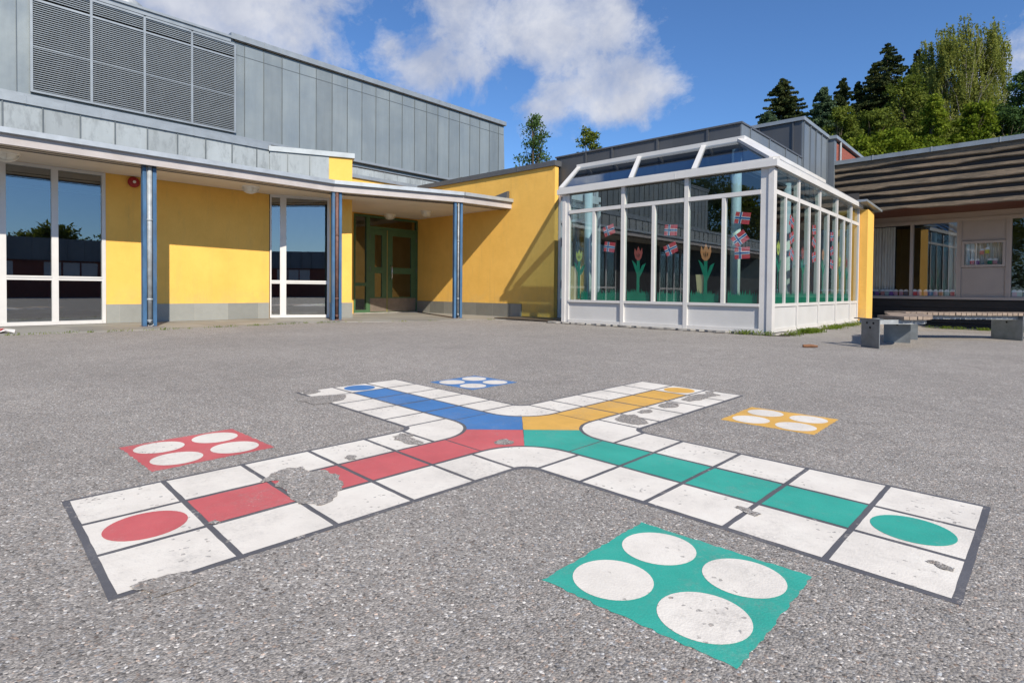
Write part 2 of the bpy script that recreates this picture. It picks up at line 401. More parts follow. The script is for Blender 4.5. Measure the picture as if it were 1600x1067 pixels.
# ------------------------------------------------------------------ the painted game
CX, CY, HW, N, CELL = -1.765, 1.985, .37, 5, .256
FIL, RIN = .07, .255
Z1, Z2, Z3, Z4 = .0007, .0014, .0021, .0028
board = thing('ludo_board', 'large cross-shaped board game of white, red, blue, yellow and green squares painted on the asphalt', 'board game', loc=(CX, CY, 0))
def rot(p, k):
    x, y = p
    for _ in range(k): x, y = -y, x
    return (x, y)
L_ = HW + N * CELL
E_ = .011                                                        # half-width of the dark outer line
def jit(a): return a + rnd.uniform(-.0018, .0018)
def ragged(poly, step=.045, amp=.001):
    o = []
    for i in range(len(poly)):
        a = poly[i]; b_ = poly[(i + 1) % len(poly)]; d = math.hypot(b_[0] - a[0], b_[1] - a[1]); n = max(1, int(d / step))
        for k in range(n):
            t = k / n; o.append((a[0] + (b_[0] - a[0]) * t + (rnd.uniform(-amp, amp)), a[1] + (b_[1] - a[1]) * t + rnd.uniform(-amp, amp)))
    return o
def sheet(poly, z, name, mat, parent, r=True, skew=None):
    if skew is None: skew = parent == board and name != 'worn_patch'
    if r: poly = ragged(poly)
    if skew: poly = [(x * 1.007 + .021 * y, y * 1.0145 + .02 - .056 * x) for x, y in poly]
    return B().add([(x, y, z) for x, y in poly], [tuple(range(len(poly)))]).build(name, mat, parent)
# outline of the whole cross
out_ = []
for k in range(4):                                               # arm pointing to -Y first, then +X, +Y, -X
    h = HW + E_
    arm = [(-h, -L_ - E_), (h, -L_ - E_)]
    fil = [(HW + E_ + FIL - FIL * math.cos(t), -(HW + E_ + FIL) + FIL * math.sin(t)) for t in [i * math.pi / 12 for i in range(7)]]
    out_ += [rot(p, k) for p in arm + fil]
sheet(out_, Z1, 'outline', 'paint_line', board)
g = .008
ARMC = ['paint_red', 'paint_green', 'paint_yellow', 'paint_blue']
for k in range(4):
    for i in range(N):
        y0 = -L_ + i * CELL; y1 = y0 + CELL
        for j in range(3):
            x0 = -HW + j * 2 * HW / 3; x1 = x0 + 2 * HW / 3
            gl, gr = (g if j else .008), (g if j < 2 else .008)
            y1c = y1
            if i == N - 1 and j != 1: continue                       # joined to the corner square
            mat = 'paint_white' if (j != 1 or i == 0) else ARMC[k]
            gy0 = g if i else .007
            poly = [rot(p, k) for p in ((x0 + gl, y0 + gy0), (x1 - gr, y0 + gy0), (x1 - gr, y1 - g), (x0 + gl, y1 - g))]
            sheet(poly, Z2, 'white_square' if mat == 'paint_white' else 'coloured_square', mat, board)
    # start circle
    cc = rot((0, -L_ + CELL * .52), k)
    sheet([(cc[0] + .1 * math.cos(t), cc[1] + .1 * math.sin(t)) for t in [2 * math.pi * q / 36 for q in range(36)]], Z3, 'start_circle', ARMC[k], board, False)
    # the white square that turns the corner between this arm and the next
    P = (HW, -HW); rin = 2 * HW / 3
    s1 = -(HW + CELL)
    arc_in = [(P[0] - (rin - g) * math.cos(t), P[1] + (rin - g) * math.sin(t)) for t in [q * math.pi / 20 for q in range(11)]]
    ff = FIL + .012
    arc_out = [(HW - .012 + ff - ff * math.cos(t), -(HW - .012) - ff + ff * math.sin(t)) for t in [q * math.pi / 16 for q in range(9)]][::-1]
    # straight pieces next to the corner (last cell of both arms)
    a_ = [(HW - rin + g, s1 + g), (HW - .008, s1 + g), (HW - .008, -HW - .06 - g), (HW - rin + g, -HW - .06 - g)]
    sheet([rot(p, k) for p in a_], Z2, 'white_square', 'paint_white', board)
    b_ = [(HW + .06 + g, -HW + .008), (-s1 - g, -HW + .008), (-s1 - g, -HW + rin - g), (HW + .06 + g, -HW + rin - g)]
    sheet([rot(p, k) for p in b_], Z2, 'white_square', 'paint_white', board)
    corner = [(HW - rin + g, -HW - .06 + g)] + arc_in + [(HW + .06 - g, -HW + rin - g), (HW + .06 - g, -(HW - .012))] + arc_out[1:-1] + [(HW - .012, -HW - .06 + g)]
    sheet([rot(p, k) for p in corner], Z2, 'corner_square', 'paint_white', board)
    # home field of this arm
    ro = rin + g
    arcR = [(P[0] - ro * math.cos(t), P[1] + ro * math.sin(t)) for t in [q * math.pi / 24 for q in range(7)]]
    arcL = [(-x, y) for x, y in arcR][::-1]
    home = [(-HW + rin + g, -HW + .0 + g - 0.0), ] + [] 
    home = arcR + [(0, -.002)] + arcL
    home = [rot((x, y), k) for x, y in home]
    sheet(home, Z2, 'home_field', ARMC[k], board)
WORN = [
[(-1.912, 0.829), (-1.985, 0.907), (-2.001, 0.966), (-1.978, 1.017), (-1.904, 1.009), (-1.884, 1.056), (-1.794, 1.059), (-1.694, 1.017), (-1.637, 0.959), (-1.584, 0.895), (-1.587, 0.861), (-1.639, 0.829), (-1.701, 0.832), (-1.782, 0.861), (-1.836, 0.85), (-1.888, 0.889)],
[(-1.966, 1.18), (-1.984, 1.214), (-1.948, 1.226), (-1.916, 1.201), (-1.922, 1.176)],
[(-2.099, 1.499), (-2.125, 1.561), (-2.062, 1.595), (-2.033, 1.546), (-1.914, 1.532), (-1.903, 1.498), (-1.947, 1.472), (-2.008, 1.484), (-2.05, 1.472)],
[(-1.71, 1.751), (-1.72, 1.796), (-1.702, 1.828), (-1.657, 1.821), (-1.631, 1.782), (-1.649, 1.747), (-1.68, 1.734)],
[(-3.488, 1.761), (-3.439, 1.896), (-3.335, 1.834), (-3.31, 1.718), (-3.39, 1.738)],
[(-3.224, 1.6), (-3.24, 1.7), (-3.197, 1.817), (-3.145, 1.885), (-3.056, 1.848), (-2.991, 1.772), (-2.967, 1.696), (-2.99, 1.6)],
[(-1.572, 2.495), (-1.607, 2.607), (-1.565, 2.672), (-1.482, 2.62), (-1.402, 2.546), (-1.422, 2.473), (-1.508, 2.468)],
[(-1.581, 2.735), (-1.574, 2.883), (-1.52, 2.796), (-1.536, 2.716)],
[(-1.577, 2.966), (-1.604, 3.126), (-1.515, 3.12), (-1.486, 3.032), (-1.52, 2.937)],
[(-1.578, 3.25), (-1.586, 3.453), (-1.552, 3.543), (-1.592, 3.617), (-1.544, 3.666), (-1.453, 3.554), (-1.482, 3.45), (-1.476, 3.323), (-1.508, 3.222)],
[(-1.449, 0.343), (-1.458, 0.366), (-1.45, 0.419), (-1.433, 0.454), (-1.36, 0.456), (-1.36, 0.389), (-1.36, 0.363), (-1.415, 0.36), (-1.431, 0.347)],
[(-0.184, 1.714), (-0.164, 1.733), (-0.127, 1.719), (-0.127, 1.694), (-0.157, 1.696)],
[(-0.661, 1.751), (-0.627, 1.76), (-0.582, 1.736), (-0.59, 1.706), (-0.632, 1.722)],
[(-1.685, 0.587), (-1.698, 0.611), (-1.676, 0.615), (-1.665, 0.599)],
]
def fray(poly, lev=3, amp=.16):
    for _ in range(lev):
        o = []
        for i in range(len(poly)):
            a = poly[i]; b_ = poly[(i + 1) % len(poly)]; d = math.hypot(b_[0] - a[0], b_[1] - a[1])
            o += [a, ((a[0] + b_[0]) / 2 + rnd.gauss(0, amp * d * .6), (a[1] + b_[1]) / 2 + rnd.gauss(0, amp * d * .6))]
        poly = o
    return poly
for w in WORN:
    sheet([(x - CX, y - CY) for x, y in fray(w)], Z4, 'worn_patch', 'asphalt', board, False)
for px, py, mat, colr, where in ((-.59, 1.217, 'paint_green', 'green', 'nearest the camera'), (-2.53, .84, 'paint_red', 'red', 'left of the red arm'),
                                 (-2.935, 2.795, 'paint_blue', 'blue', 'farthest from the camera'), (-.96, 3.11, 'paint_yellow', 'yellow', 'right of the yellow arm')):
    t = thing('home_pad', f'{colr} painted square with four white discs on the asphalt, {where}', 'game pad', 'home pads of the painted game', (px, py, 0))
    s = .222
    sheet(ragged([(-s, -s), (s, -s), (s, s), (-s, s)], .014, .0032), Z1, 'pad', mat, t, False)
    for ax in (-1, 1):
        for ay in (-1, 1):
            r0 = rnd.uniform(.088, .093)
            sheet([(ax * .108 + r0 * math.cos(q), ay * .108 + r0 * math.sin(q)) for q in [2 * math.pi * i / 40 for i in range(40)]], Z2, 'disc', 'paint_white', t, False)

# ------------------------------------------------------------------ entrance building (yellow, one storey)
XL, YW, XD, SOF, PAR = -12.1, 10.2, -13.1, 2.66, 3.70
W1 = (-12.07, 5.45); W2 = (-11.33, 6.98)
dW = Vector((W2[0] - W1[0], W2[1] - W1[1])).normalized(); nW = Vector((dW.y, -dW.x))
def onW(s, d=0): p = Vector(W1) + dW * s + nW * d; return (p.x, p.y)
eb = thing('entrance_building', 'low yellow rendered school entrance building with slate plinth, tall white windows and grey metal parapet', 'building')
w = B()
w.box(XL - .25, XL, -22, -18, 0, SOF + .02); w.box(XL - .25, XL, 2.53, 5.45, 0, SOF + .02)
w.box(XL - .25, XL, -18, 2.53, SOF, SOF + .02)
w.slab(onW(1.22), W2, -.3, 0, 0, SOF + .02); w.slab(onW(1.2), W2, -.3, .004, SOF + .02, PAR - .06)
w.slab(W1, onW(1.22), -.3, -.1, SOF, SOF + .02)
w.build('wall', 'yellow_render', eb)
w = B()                                                          # recess and right wing
w.slab((W2[0] - .045, W2[1] + .022), (XD, 7.84), -.2, 0, 0, PAR - .13)
w.box(XD - .25, XD, 7.6, 8.12, 0, 2.64); w.box(XD - .25, XD, 10.19, 10.4, 0, 2.64)
w.box(XD - .25, XD, 7.6, YW + .1, 2.64, 3.56)
w.box(XD, -8.08, YW, YW + .13, 0, 3.52)
w.build('wall', 'yellow_render', eb)
w = B()
w.slab((XL, 2.535), (XL, 5.44), 0, .012, .008, .345); w.build('plinth', 'slate_x', eb); w = B()
w.slab(onW(1.225), onW(1.715), 0, .014, .008, .345)
w.build('plinth', 'slate_x', eb)
w = B(); w.box(XD + .01, -9.06, YW - .025, YW, .008, .33); w.build('plinth', 'slate_y', eb)
# metal cladding of the parapet, sheet by sheet
w = B(); w.box(XL - .2, XL + .015, -22, 5.45, SOF + .02, PAR - .1); w.slab(W1, onW(1.2), -.2, .015, SOF + .02, PAR - .12)
w.cur = 1
for k in range(-45, 9):
    y = 1.172 + .5 * k
    w.box(XL + .015, XL + .035, y - .008, y + .008, SOF + .02, PAR - .1)
for s in (.35, .8): w.slab(onW(s - .008), onW(s + .008), .015, .035, SOF + .02, PAR - .1)
w.build('parapet_cladding', ['zinc_band', 'seam'], eb)
w = B(); w.box(XL - .35, XL + .05, -22, 5.46, PAR - .1, PAR + .02); w.slab(onW(-.02), onW(1.75), -.35, .05, PAR - .12, PAR - .015)
for k in range(-22, 8):
    y = 1.45 + .5 * k * 1.0
    if k % 1 == 0: w.box(XL - .3, XL + .056, y - .012, y + .012, PAR - .1, PAR + .028)
w.build('parapet_coping', 'flashing', eb)
w = B(); w.box(XD - .3, XD + .05, 7.5, YW + .2, 3.55, 3.64); w.build('parapet_coping', 'flashing', eb)
w = B(); w.box(XD + .05, -8.05, YW - .05, YW + .3, 3.5, 3.62)
for x in (-12.2, -11.2, -10.2, -9.2): w.box(x - .015, x + .015, YW - .056, YW + .3, 3.496, 3.628)
w.build('parapet_coping', 'flashing_dark', eb)
w = B(); w.prism([(XL - .2, -22), (XL - .2, 5.5), (-12.0, 6.6), (-11.6, 7), (XD - .2, 7.9), (XD - .2, 10.5), (-16, 10.5), (-16, -22)], 3.5, 3.54); w.build('roof', 'flashing_dark', eb)
# rooms behind the windows
w = B()
w.quad((XL - .24, -22, .05), (XL - .24, 7.4, .05), (-17, 7.4, .05), (-17, -22, .05)); w.quad((-17, -22, 0), (-17, 7.4, 0), (-17, 7.4, 2.9), (-17, -22, 2.9))
w.quad((-17, 7.41, 0), (-12.7, 7.41, 0), (-12.7, 7.41, 2.9), (-17, 7.41, 2.9)); w.quad((-17, -22, 2.95), (-12.3, -22, 2.95), (-12.3, 7.4, 2.95), (-17, 7.4, 2.95))
w.quad((-17, -1, 0), (-12.35, -1, 0), (-12.35, -1, 2.9), (-17, -1, 2.9)); w.quad((-17, 3.6, 0), (-12.35, 3.6, 0), (-12.35, 3.6, 2.9), (-17, 3.6, 2.9))
w.build('room', 'interior_dark', eb)
w = B(); w.box(XD - 4, XD - .3, 7.7, 11.5, .0, .012); w.quad((XD - 3.5, 7.7, 0), (XD - 3.5, 11.5, 0), (XD - 3.5, 11.5, 2.9), (XD - 3.5, 7.7, 2.9))
w.quad((XD - 4, 11.2, 0), (XD - .26, 11.2, 0), (XD - .26, 11.2, 2.9), (XD - 4, 11.2, 2.9)); w.box(XD - 4, XD - .26, 7.7, 11.3, 2.8, 2.9)
w.build('hallway', 'interior_brown', eb)

def window_frame(y0, y1, z0, z1, mull, trans, d=.07, fw=.055):
    w = B()
    w.box(XL - d, XL + .01, y0, y0 + fw, z0, z1); w.box(XL - d, XL + .01, y1 - fw, y1, z0, z1)
    w.box(XL - d, XL + .01, y0 + fw, y1 - fw, z1 - .05, z1); w.box(XL - d, XL + .025, y0 + fw, y1 - fw, z0, z0 + .06)
    ms = [y0 + fw] + mull + [y1 - fw]
    for m_ in mull: w.box(XL - d, XL + .008, m_ - .045, m_ + .045, z0 + .06, z1 - .05)
    e = [y0 + fw] + [q for m_ in mull for q in (m_ - .045, m_ + .045)] + [y1 - fw]
    for i in range(0, len(e), 2):
        w.box(XL - d, XL + .006, e[i], e[i + 1], trans - .033, trans + .033)
        w.box(XL + .006, XL + .016, e[i], e[i + 1], trans + .008, trans + .04)
    return w, e
w, e = window_frame(-.88, 2.53, .012, SOF, [-.175, .48, 1.165, 1.825], .79)
win1 = w.build('window', 'white_frame', eb)
w2_, e2 = window_frame(-7.1, -4.4, .012, SOF, [-6.44, -5.78, -5.1], .79)
win3 = w2_.build('window', 'white_frame', eb)
for i in range(0, len(e2), 2):
    for z0, z1 in ((.07, .757), (.823, SOF - .05)):
        B().quad((XL - .03, e2[i], z0), (XL - .03, e2[i + 1], z0), (XL - .03, e2[i + 1], z1), (XL - .03, e2[i], z1)).build('pane', 'glass', win3)
B().box(XL - .2, XL - .02, -4.4, -.88, 0, SOF).build('dark_wall', 'dark_boards', eb); B().box(XL - .2, XL - .02, -18, -7.1, 0, SOF).build('dark_wall', 'dark_boards', eb)
for i in range(0, len(e), 2):
    for z0, z1 in ((.07, .757), (.823, SOF - .05)):
        B().quad((XL - .03, e[i], z0), (XL - .03, e[i + 1], z0), (XL - .03, e[i + 1], z1), (XL - .03, e[i], z1)).build('pane', 'glass', win1)
w = B()
def wbox(s0, s1, d0, d1, z0, z1): w.slab(onW(s0), onW(s1), d0, d1, z0, z1)
for s0, s1 in ((0, .03), (.2, .325), (1.17, 1.22)): wbox(s0, s1, -.08, 0, .02, SOF)
for s0, s1 in ((.03, .2), (.325, 1.17)):
    wbox(s0, s1, -.08, .0, SOF - .05, SOF); wbox(s0, s1, -.08, .02, .02, .08); wbox(s0, s1, -.08, .0, .755, .825); wbox(s0, s1, 0.0, .012, .79, .83)
win2 = w.build('window', 'white_frame', eb)
for s0, s1 in ((.03, .2), (.325, 1.17)):
    for z0, z1 in ((.08, .755), (.825, SOF - .05)):
        a = onW(s0, -.04); b_ = onW(s1, -.04)
        B().quad((*a, z0), (*b_, z0), (*b_, z1), (*a, z1)).build('pane', 'glass', win2)

# green entrance door
w = B(); x0, x1 = XD - .06, XD + .03
w.box(x0, x1, 8.12, 8.16, .03, 2.62); w.box(x0, x1, 10.14, 10.19, .03, 2.62); w.box(x0, x1, 8.16, 10.14, 2.57, 2.62)
w.box(x0, x1, 8.49, 8.595, .03, 2.57); w.box(x0, x1, 8.595, 10.14, 2.27, 2.34)
w.box(x0, x1, 8.16, 8.49, .735, .82); w.box(x0, x1, 8.16, 8.49, .03, .1)
door = w.build('entrance_door', 'green_paint', eb)
B().box(x0 - .02, x1 + .02, 8.12, 10.19, .008, .03).build('threshold', 'concrete', door)
def leaf(y0, y1, gy0, gy1):
    w = B(); a, b_ = XD - .03, XD + .02
    w.box(a, b_, y0, gy0, .035, 2.265); w.box(a, b_, gy1, y1, .035, 2.265)
    for z0, z1 in ((.035, .44), (1.085, 1.255), (2.12, 2.265)): w.box(a, b_, gy0, gy1, z0, z1)
    w.build('leaf', 'green_paint', door)
    B().box(b_, b_ + .006, y0 + .012, y1 - .012, .05, .41).build('kick_plate', 'kick_metal', door)
    for z0, z1 in ((.44, 1.085), (1.255, 2.12)):
        B().quad((XD - .005, gy0, z0), (XD - .005, gy1, z0), (XD - .005, gy1, z1), (XD - .005, gy0, z1)).build('pane', 'glass_door', door)
leaf(8.6, 9.14, 8.756, 8.985); leaf(9.165, 10.135, 9.33, 9.97)
B().box(XD - .03, XD + .024, 9.142, 9.163, .035, 2.265).build('edge_strip', 'brass_strip', door)
for y0, y1, z0, z1 in ((8.16, 8.49, .1, .735), (8.16, 8.49, .82, 2.57), (8.595, 10.14, 2.34, 2.57)):
    B().quad((XD - .01, y0, z0), (XD - .01, y1, z0), (XD - .01, y1, z1), (XD - .01, y0, z1)).build('pane', 'glass_door', door)
B().tube([(XD + .02, 9.26, 1.3), (XD + .09, 9.26, 1.3), (XD + .1, 9.26, 1.28), (XD + .1, 9.26, .97), (XD + .09, 9.26, .95), (XD + .02, 9.26, .95)], .014, 8).build('handle', 'steel_bright', door, True)
for y in (8.6, 10.14):
    for z in (.3, 1.15, 2.0): B().tube([(XD + .028, y, z), (XD + .028, y, z + .1)], .012, 6).build('hinge', 'flashing_dark', door)

# ------------------------------------------------------------------ canopy
FR = [(-10.68, -22), (-10.66, 2.8), (-10.6, 6.1), (-9.6, 8.78), (-9.42, YW)]
cp = thing('entrance_canopy', 'flat canopy roof with pale fascia and grey gutter along the yellow wall and entrance', 'canopy')
inner = [(XD + .03, YW), (XD + .03, 7.9), W2, W1, (XL + .002, -22)]
ins = [(x - .07, y) for x, y in FR]
B().prism(ins + inner, SOF, SOF + .05).build('soffit', 'soffit_paint', cp)
w = B()
for a, b_ in zip(FR[:-1], FR[1:]): w.slab(a, b_, -.05, -.0, SOF - .015, 2.79)
w.build('fascia', 'fascia_paint', cp)
w = B()
for a, b_ in zip(FR[:-1], FR[1:]):
    w.slab(a, b_, -.04, .055, 2.79, 2.86); w.slab(a, b_, .05, .07, 2.795, 2.872)
for y in (-3, 0, 1.9, 3.4, 4.9): w.slab((-10.665, y), (-10.664, y + .03), .07, .076, 2.792, 2.874)
w.build('gutter', 'gutter_metal', cp)
B().prism([(x - .06, y) for x, y in FR] + inner, 2.82, 2.855).build('roof', 'flashing', cp)
w = B()
def inset(pts, d):
    return [(x - d, y) for x, y in pts]
for dd in (.34, .40):
    q = inset(FR, dd)
    for a, b_ in zip(q[:-1], q[1:]): w.slab(a, b_, -.008, .008, SOF - .004, SOF + .001)
w.build('soffit_slot', 'slot', cp)
for dd, z in ((.10, 2.632), (.13, 2.607)):
    q = inset(FR, dd)
    B().tube([(x, y, z) for x, y in q[:-1]] + [(q[-1][0], q[-1][1] - .05, z)], .0065, 6).build('cable', 'slot', cp)
w = B()
w.add([(-10.35, YW - .03, 2.86), (-9.47, YW - .03, 2.86), (-9.47, YW - .03, 3.07), (-9.52, YW - .03, 3.08), (-10.35, YW - .2, 2.86), (-9.44, YW - .16, 2.86), (-9.44, YW - .14, 3.05)],
      [(0, 1, 2, 3), (4, 5, 6, 3), (0, 3, 4), (1, 5, 6, 2), (2, 6, 3)])
w.build('end_flashing', 'flashing_dark', cp)

# posts: two steel channels with a rain pipe between
def post(x, y, ang, pipe, label, pr=.032):
    t = thing('steel_post', label, 'post', 'blue steel posts under the canopy', (x, y, 0), ang)
    for s in (-1, 1):
        w = B()
        w.box(-.05, .05, s * .045, s * .055, 0, SOF + .02)
        w.box(-.05, -.04, s * .055, s * .1, 0, SOF + .02); w.box(.04, .05, s * .055, s * .1, 0, SOF + .02)
        w.box(-.04, .04, s * .09, s * .1, .01, SOF)
        w.build('channel', 'blue_steel', t)
    B().box(-.045, .0, -.045, .045, 0, SOF - .1).build('backing', 'void', t)
    w = B(); w.tube([(.04, 0, .1), (.04, 0, 2.82)], pr, 12); w.tube([(.04, 0, .44), (.04, 0, .47)], pr + .007, 12)
    w.tube([(.04, 0, 1.75), (.04, 0, 1.78)], pr + .005, 12)
    w.tube([(.04, 0, .12), (.045, 0, .07), (.085, 0, .035)], pr + .004, 12, False)
    w.build('drainpipe', pipe, t, True)
    B().box(-.08, .08, -.12, .12, 0, .012).build('foot_plate', 'rusty_pipe', t)
post(-10.82, 2.86, 0, 'galvanised', 'blue steel post with galvanised rain pipe, the leftmost one beside the red bell', .038)
post(-10.66, 6.2, -.18, 'rusty_pipe', 'blue steel post with rusty brown rain pipe, the middle one next to the narrow window')
post(-9.72, 8.72, -.33, 'galvanised', 'blue steel post with thin grey rain pipe, the rightmost one before the yellow wing wall', .02)

# ceiling lamps
def lamp(x, y, rz, label):
    t = thing('ceiling_lamp', label, 'lamp', 'oval bulkhead lamps on the canopy ceiling', (x, y, SOF), rz)
    B().lathe((0, 0, 0), [(0, -.03), (.17, -.03), (.175, -.02), (.175, 0)], 24, .72, 1).build('base', 'lamp_body', t, True)
    B().lathe((0, 0, 0), [(0, -.125), (.06, -.12), (.105, -.1), (.135, -.065), (.142, -.03)], 24, .72, 1).build('glass', 'lamp_glass', t, True)
    w = B()
    for q in (-.055, 0, .055): w.tube([(q * .9, .15 * math.cos(a), -.03 - .105 * math.sin(a)) for a in [i * math.pi / 8 for i in range(9)]], .007, 5)
    w.tube([(.11 * math.cos(a), 0, -.03 - .105 * math.sin(a)) for a in [i * math.pi / 8 for i in range(9)]], .007, 5)
    w.build('cage', 'lamp_body', t, True)
lamp(-11.4, 1.14, 0, 'oval caged ceiling lamp above the tall window at the left edge')
lamp(-11.42, 4.77, 0, 'oval caged ceiling lamp between the left and middle blue posts')
lamp(-12.75, 9.0, .1, 'oval caged ceiling lamp just in front of the green entrance door')
lamp(-11.5, 9.25, .3, 'oval caged ceiling lamp right of the door, nearest the yellow wing wall')
t = thing('alarm_bell', 'round red alarm bell on the yellow wall left of the first blue post', 'alarm bell', loc=(XL, 2.95, 2.555))
w = B(); w.tube([(0, 0, 0), (.03, 0, 0)], .06, 16); w.tube([(.03, 0, 0), (.05, 0, 0), (.075, 0, 0), (.085, 0, 0)], [.095, .097, .08, .05], 20); w.build('gong', 'bell_red', t)
B().tube([(.085, 0, 0), (.092, 0, 0)], .026, 12).build('boss', 'lamp_body', t)

# ------------------------------------------------------------------ big zinc hall behind
XH = -13.6
hl = thing('main_hall', 'tall windowless school hall clad in grey seamed metal with louvres at its left', 'building')
HT = 6.36
w = B()
w.add([(XH, -12.7, 3.5), (XH, 14.4, 3.5), (XH, 14.29, HT), (XH, -12.7, HT), (-26, -12.7, 3.5), (-26, 14.4, 3.5), (-26, 14.29, HT), (-26, -12.7, HT)],
      [(0, 1, 2, 3), (5, 4, 7, 6), (1, 5, 6, 2), (4, 0, 3, 7), (3, 2, 6, 7)])
w.cur = 1
for k in range(-41, 20):
    y = 5.54 + .447 * k
    if 1.75 < y < 5.3: continue
    w.box(XH, XH + .018, y - .005, y + .005, 4.15, HT - .02)
w.box(XH, XH + .006, 5.32, 14.28, 6.005, 6.017)
w.build('wall', ['zinc_hall', 'seam'], hl)
w = B(); w.box(XH - .3, XH + .07, 5.22, 14.36, HT - .03, HT + .1); w.box(XH - .3, XH + .045, -12.7, 5.22, HT - .12, HT - .03); w.box(XH - .3, XH + .08, -12.7, 5.22, HT - .03, HT + .02)
for k in range(0, 20):
    y = 5.54 + .447 * k; w.box(XH + .07, XH + .078, y - .012, y + .012, HT - .034, HT + .106)
w.build('coping', 'flashing', hl)
w = B(); w.box(XH + .0, XH + .055, 5.3, 14.3, HT - .055, HT - .032); w.build('coping_shade_strip', 'slot', hl)  # dark strip stands in for the shade below the coping
w = B(); w.box(XH, XH + .1, -12.7, 14.38, 4.08, 4.14); w.box(XH, XH + .05, -12.7, 14.38, 3.97, 3.99); w.build('base_flashing', 'flashing', hl)
w = B(); w.box(XH, XH + .09, -12.7, 14.38, 4.06, 4.08); w.box(XH, XH + .045, -12.7, 14.38, 3.945, 3.968); w.build('base_dark_strip', 'slot', hl)  # thin dark strips directly below the two flashings
w = B(); w.box(XH + .002, XH + .03, -12.7, 14.38, 3.54, 3.945)
for k in range(-24, 15): w.box(XH + .03, XH + .045, 8.05 + .447 * k, 8.06 + .447 * k, 3.54, 3.945)
w.build('base_strip', 'zinc_band', hl)
for i, (y0, y1) in enumerate(((1.72, 2.615), (2.615, 3.51), (3.51, 4.4), (4.4, 5.3))):
    w = B(); w.cur = 2
    w.box(XH + .03, XH + .08, y0 - .02, y0 + .02, 4.2, 6.2); w.box(XH + .03, XH + .08, y1 - .02, y1 + .02, 4.2, 6.2) if i == 3 else None
    w.box(XH + .02, XH + .085, y0 + .02, y1 - .02, 5.86, 5.9); w.box(XH + .02, XH + .085, y0 + .02, y1 - .02, 6.17, 6.21); w.box(XH + .02, XH + .08, y0 + .02, y1 - .02, 4.2, 4.235)
    w.box(XH + .02, XH + .07, y0 + .02, y1 - .02, 5.03, 5.045)
    w.cur = 0; z = 4.25
    while z < 6.15:
        if not (5.84 < z < 5.91):
            w.add([(XH + .012, y0 + .02, z + .024), (XH + .012, y1 - .02, z + .024), (XH + .06, y1 - .02, z), (XH + .06, y0 + .02, z), (XH + .064, y0 + .02, z + .0155), (XH + .064, y1 - .02, z + .0155)],
                  [(0, 3, 2, 1), (3, 4, 5, 2), (0, 1, 5, 4)])
        z += .0395
    w.cur = 1; w.box(XH + .004, XH + .01, y0, y1, 4.2, 6.2)
    w.build('louvre_bank', ['louvre_metal', 'louvre_void', 'flashing'], hl)
w = B(); w.lathe((-15, 3.53, 6.3), [(.3, 0), (.3, .5), (.34, .52), (.35, .56), (.33, .64), (.25, .7), (.1, .74), (0, .745)], 28); w.build('roof_vent', 'galvanised', hl, True)

# ------------------------------------------------------------------ conservatory
FY, RX, LX, EY = 9.1, -2.95, -6.98, 14.86
cv = thing('conservatory', 'white framed glass conservatory with sloping glazed roof decorated with paper flags and tulips', 'conservatory')
ZB, ZS, ZM, ZE, ZT = .035, .445, 2.22, 2.58, 2.68
xm = [LX, -5.61, -4.37, RX]                                       # main posts of the front
xs_ = [-6.26, -4.99, -3.73]
ym = [FY, 10.39, 11.68, 12.93, 14.14, EY]
ysb = [9.72, 11.03, 12.3, 13.54]
w = B(); D = .09
w.box(LX - .03, LX + .05, FY, FY + D, ZB, ZE); w.box(LX + .05, LX + .13, FY + .02, FY + D, ZB, ZE)
w.box(RX - .2, RX - .08, FY + .012, FY + D, ZB, ZE); w.box(RX - .08, RX - .0, FY - .006, FY + .1, ZB, ZE)
for x in xm[1:3]: w.box(x - .036, x + .036, FY, FY + D, ZB, ZE)
e = [LX + .13, xm[1] - .036, xm[1] + .036, xm[2] - .036, xm[2] + .036, RX - .2]
for i in (0, 2, 4):
    w.box(e[i], e[i + 1], FY + .004, FY + D, ZM - .034, ZM + .034); w.box(e[i], e[i + 1], FY + .004, FY + D, ZS - .01, ZS + .035)
    w.box(e[i], e[i + 1], FY + .004, FY + D, ZB, ZB + .055)
    x = xs_[i // 2]; w.box(x - .029, x + .029, FY + .008, FY + D, ZS + .035, ZM - .034)
w.build('front_frame', 'white_frame', cv)
w = B()
for i, y in enumerate(ym):
    a, b_ = (FY + .1, FY + .13) if i == 0 else (y - .03, y + .03)
    w.box(RX - D, RX, a, b_, ZB, ZE)
re = [FY + .14] + [q for y in ym[1:-1] for q in (y - .04, y + .04)] + [EY - .04]
for i in range(0, len(re), 2):
    w.box(RX - D, RX - .004, re[i], re[i + 1], ZM - .034, ZM + .034); w.box(RX - D, RX - .004, re[i], re[i + 1], ZS - .01, ZS + .04)
    w.box(RX - D, RX - .004, re[i], re[i + 1], ZB, ZB + .06)
    if i // 2 < 4: y = ysb[i // 2]; w.box(RX - D, RX - .004, y - .024, y + .024, ZS + .04, ZM - .034)
w.build('side_frame', 'white_frame', cv)
for i in (0, 2, 4): B().box(e[i], e[i + 1], FY + .045, FY + .075, ZB + .055, ZS - .01).build('base_panel', 'white_panel', cv)
for i in range(0, len(re), 2): B().box(RX - .075, RX - .022, re[i], re[i + 1], ZB + .06, ZS - .01).build('base_panel', 'white_panel', cv)
G_ = FY + .05
for i in (0, 2, 4):
    x = xs_[i // 2]
    for x0, x1, z0, z1 in ((e[i], x - .035, ZS + .035, ZM - .034), (x + .035, e[i + 1], ZS + .035, ZM - .034), (e[i], e[i + 1], ZM + .034, ZE)):
        B().quad((x0, G_, z0), (x1, G_, z0), (x1, G_, z1), (x0, G_, z1)).build('pane', 'glass_house', cv)
GX = RX - .02
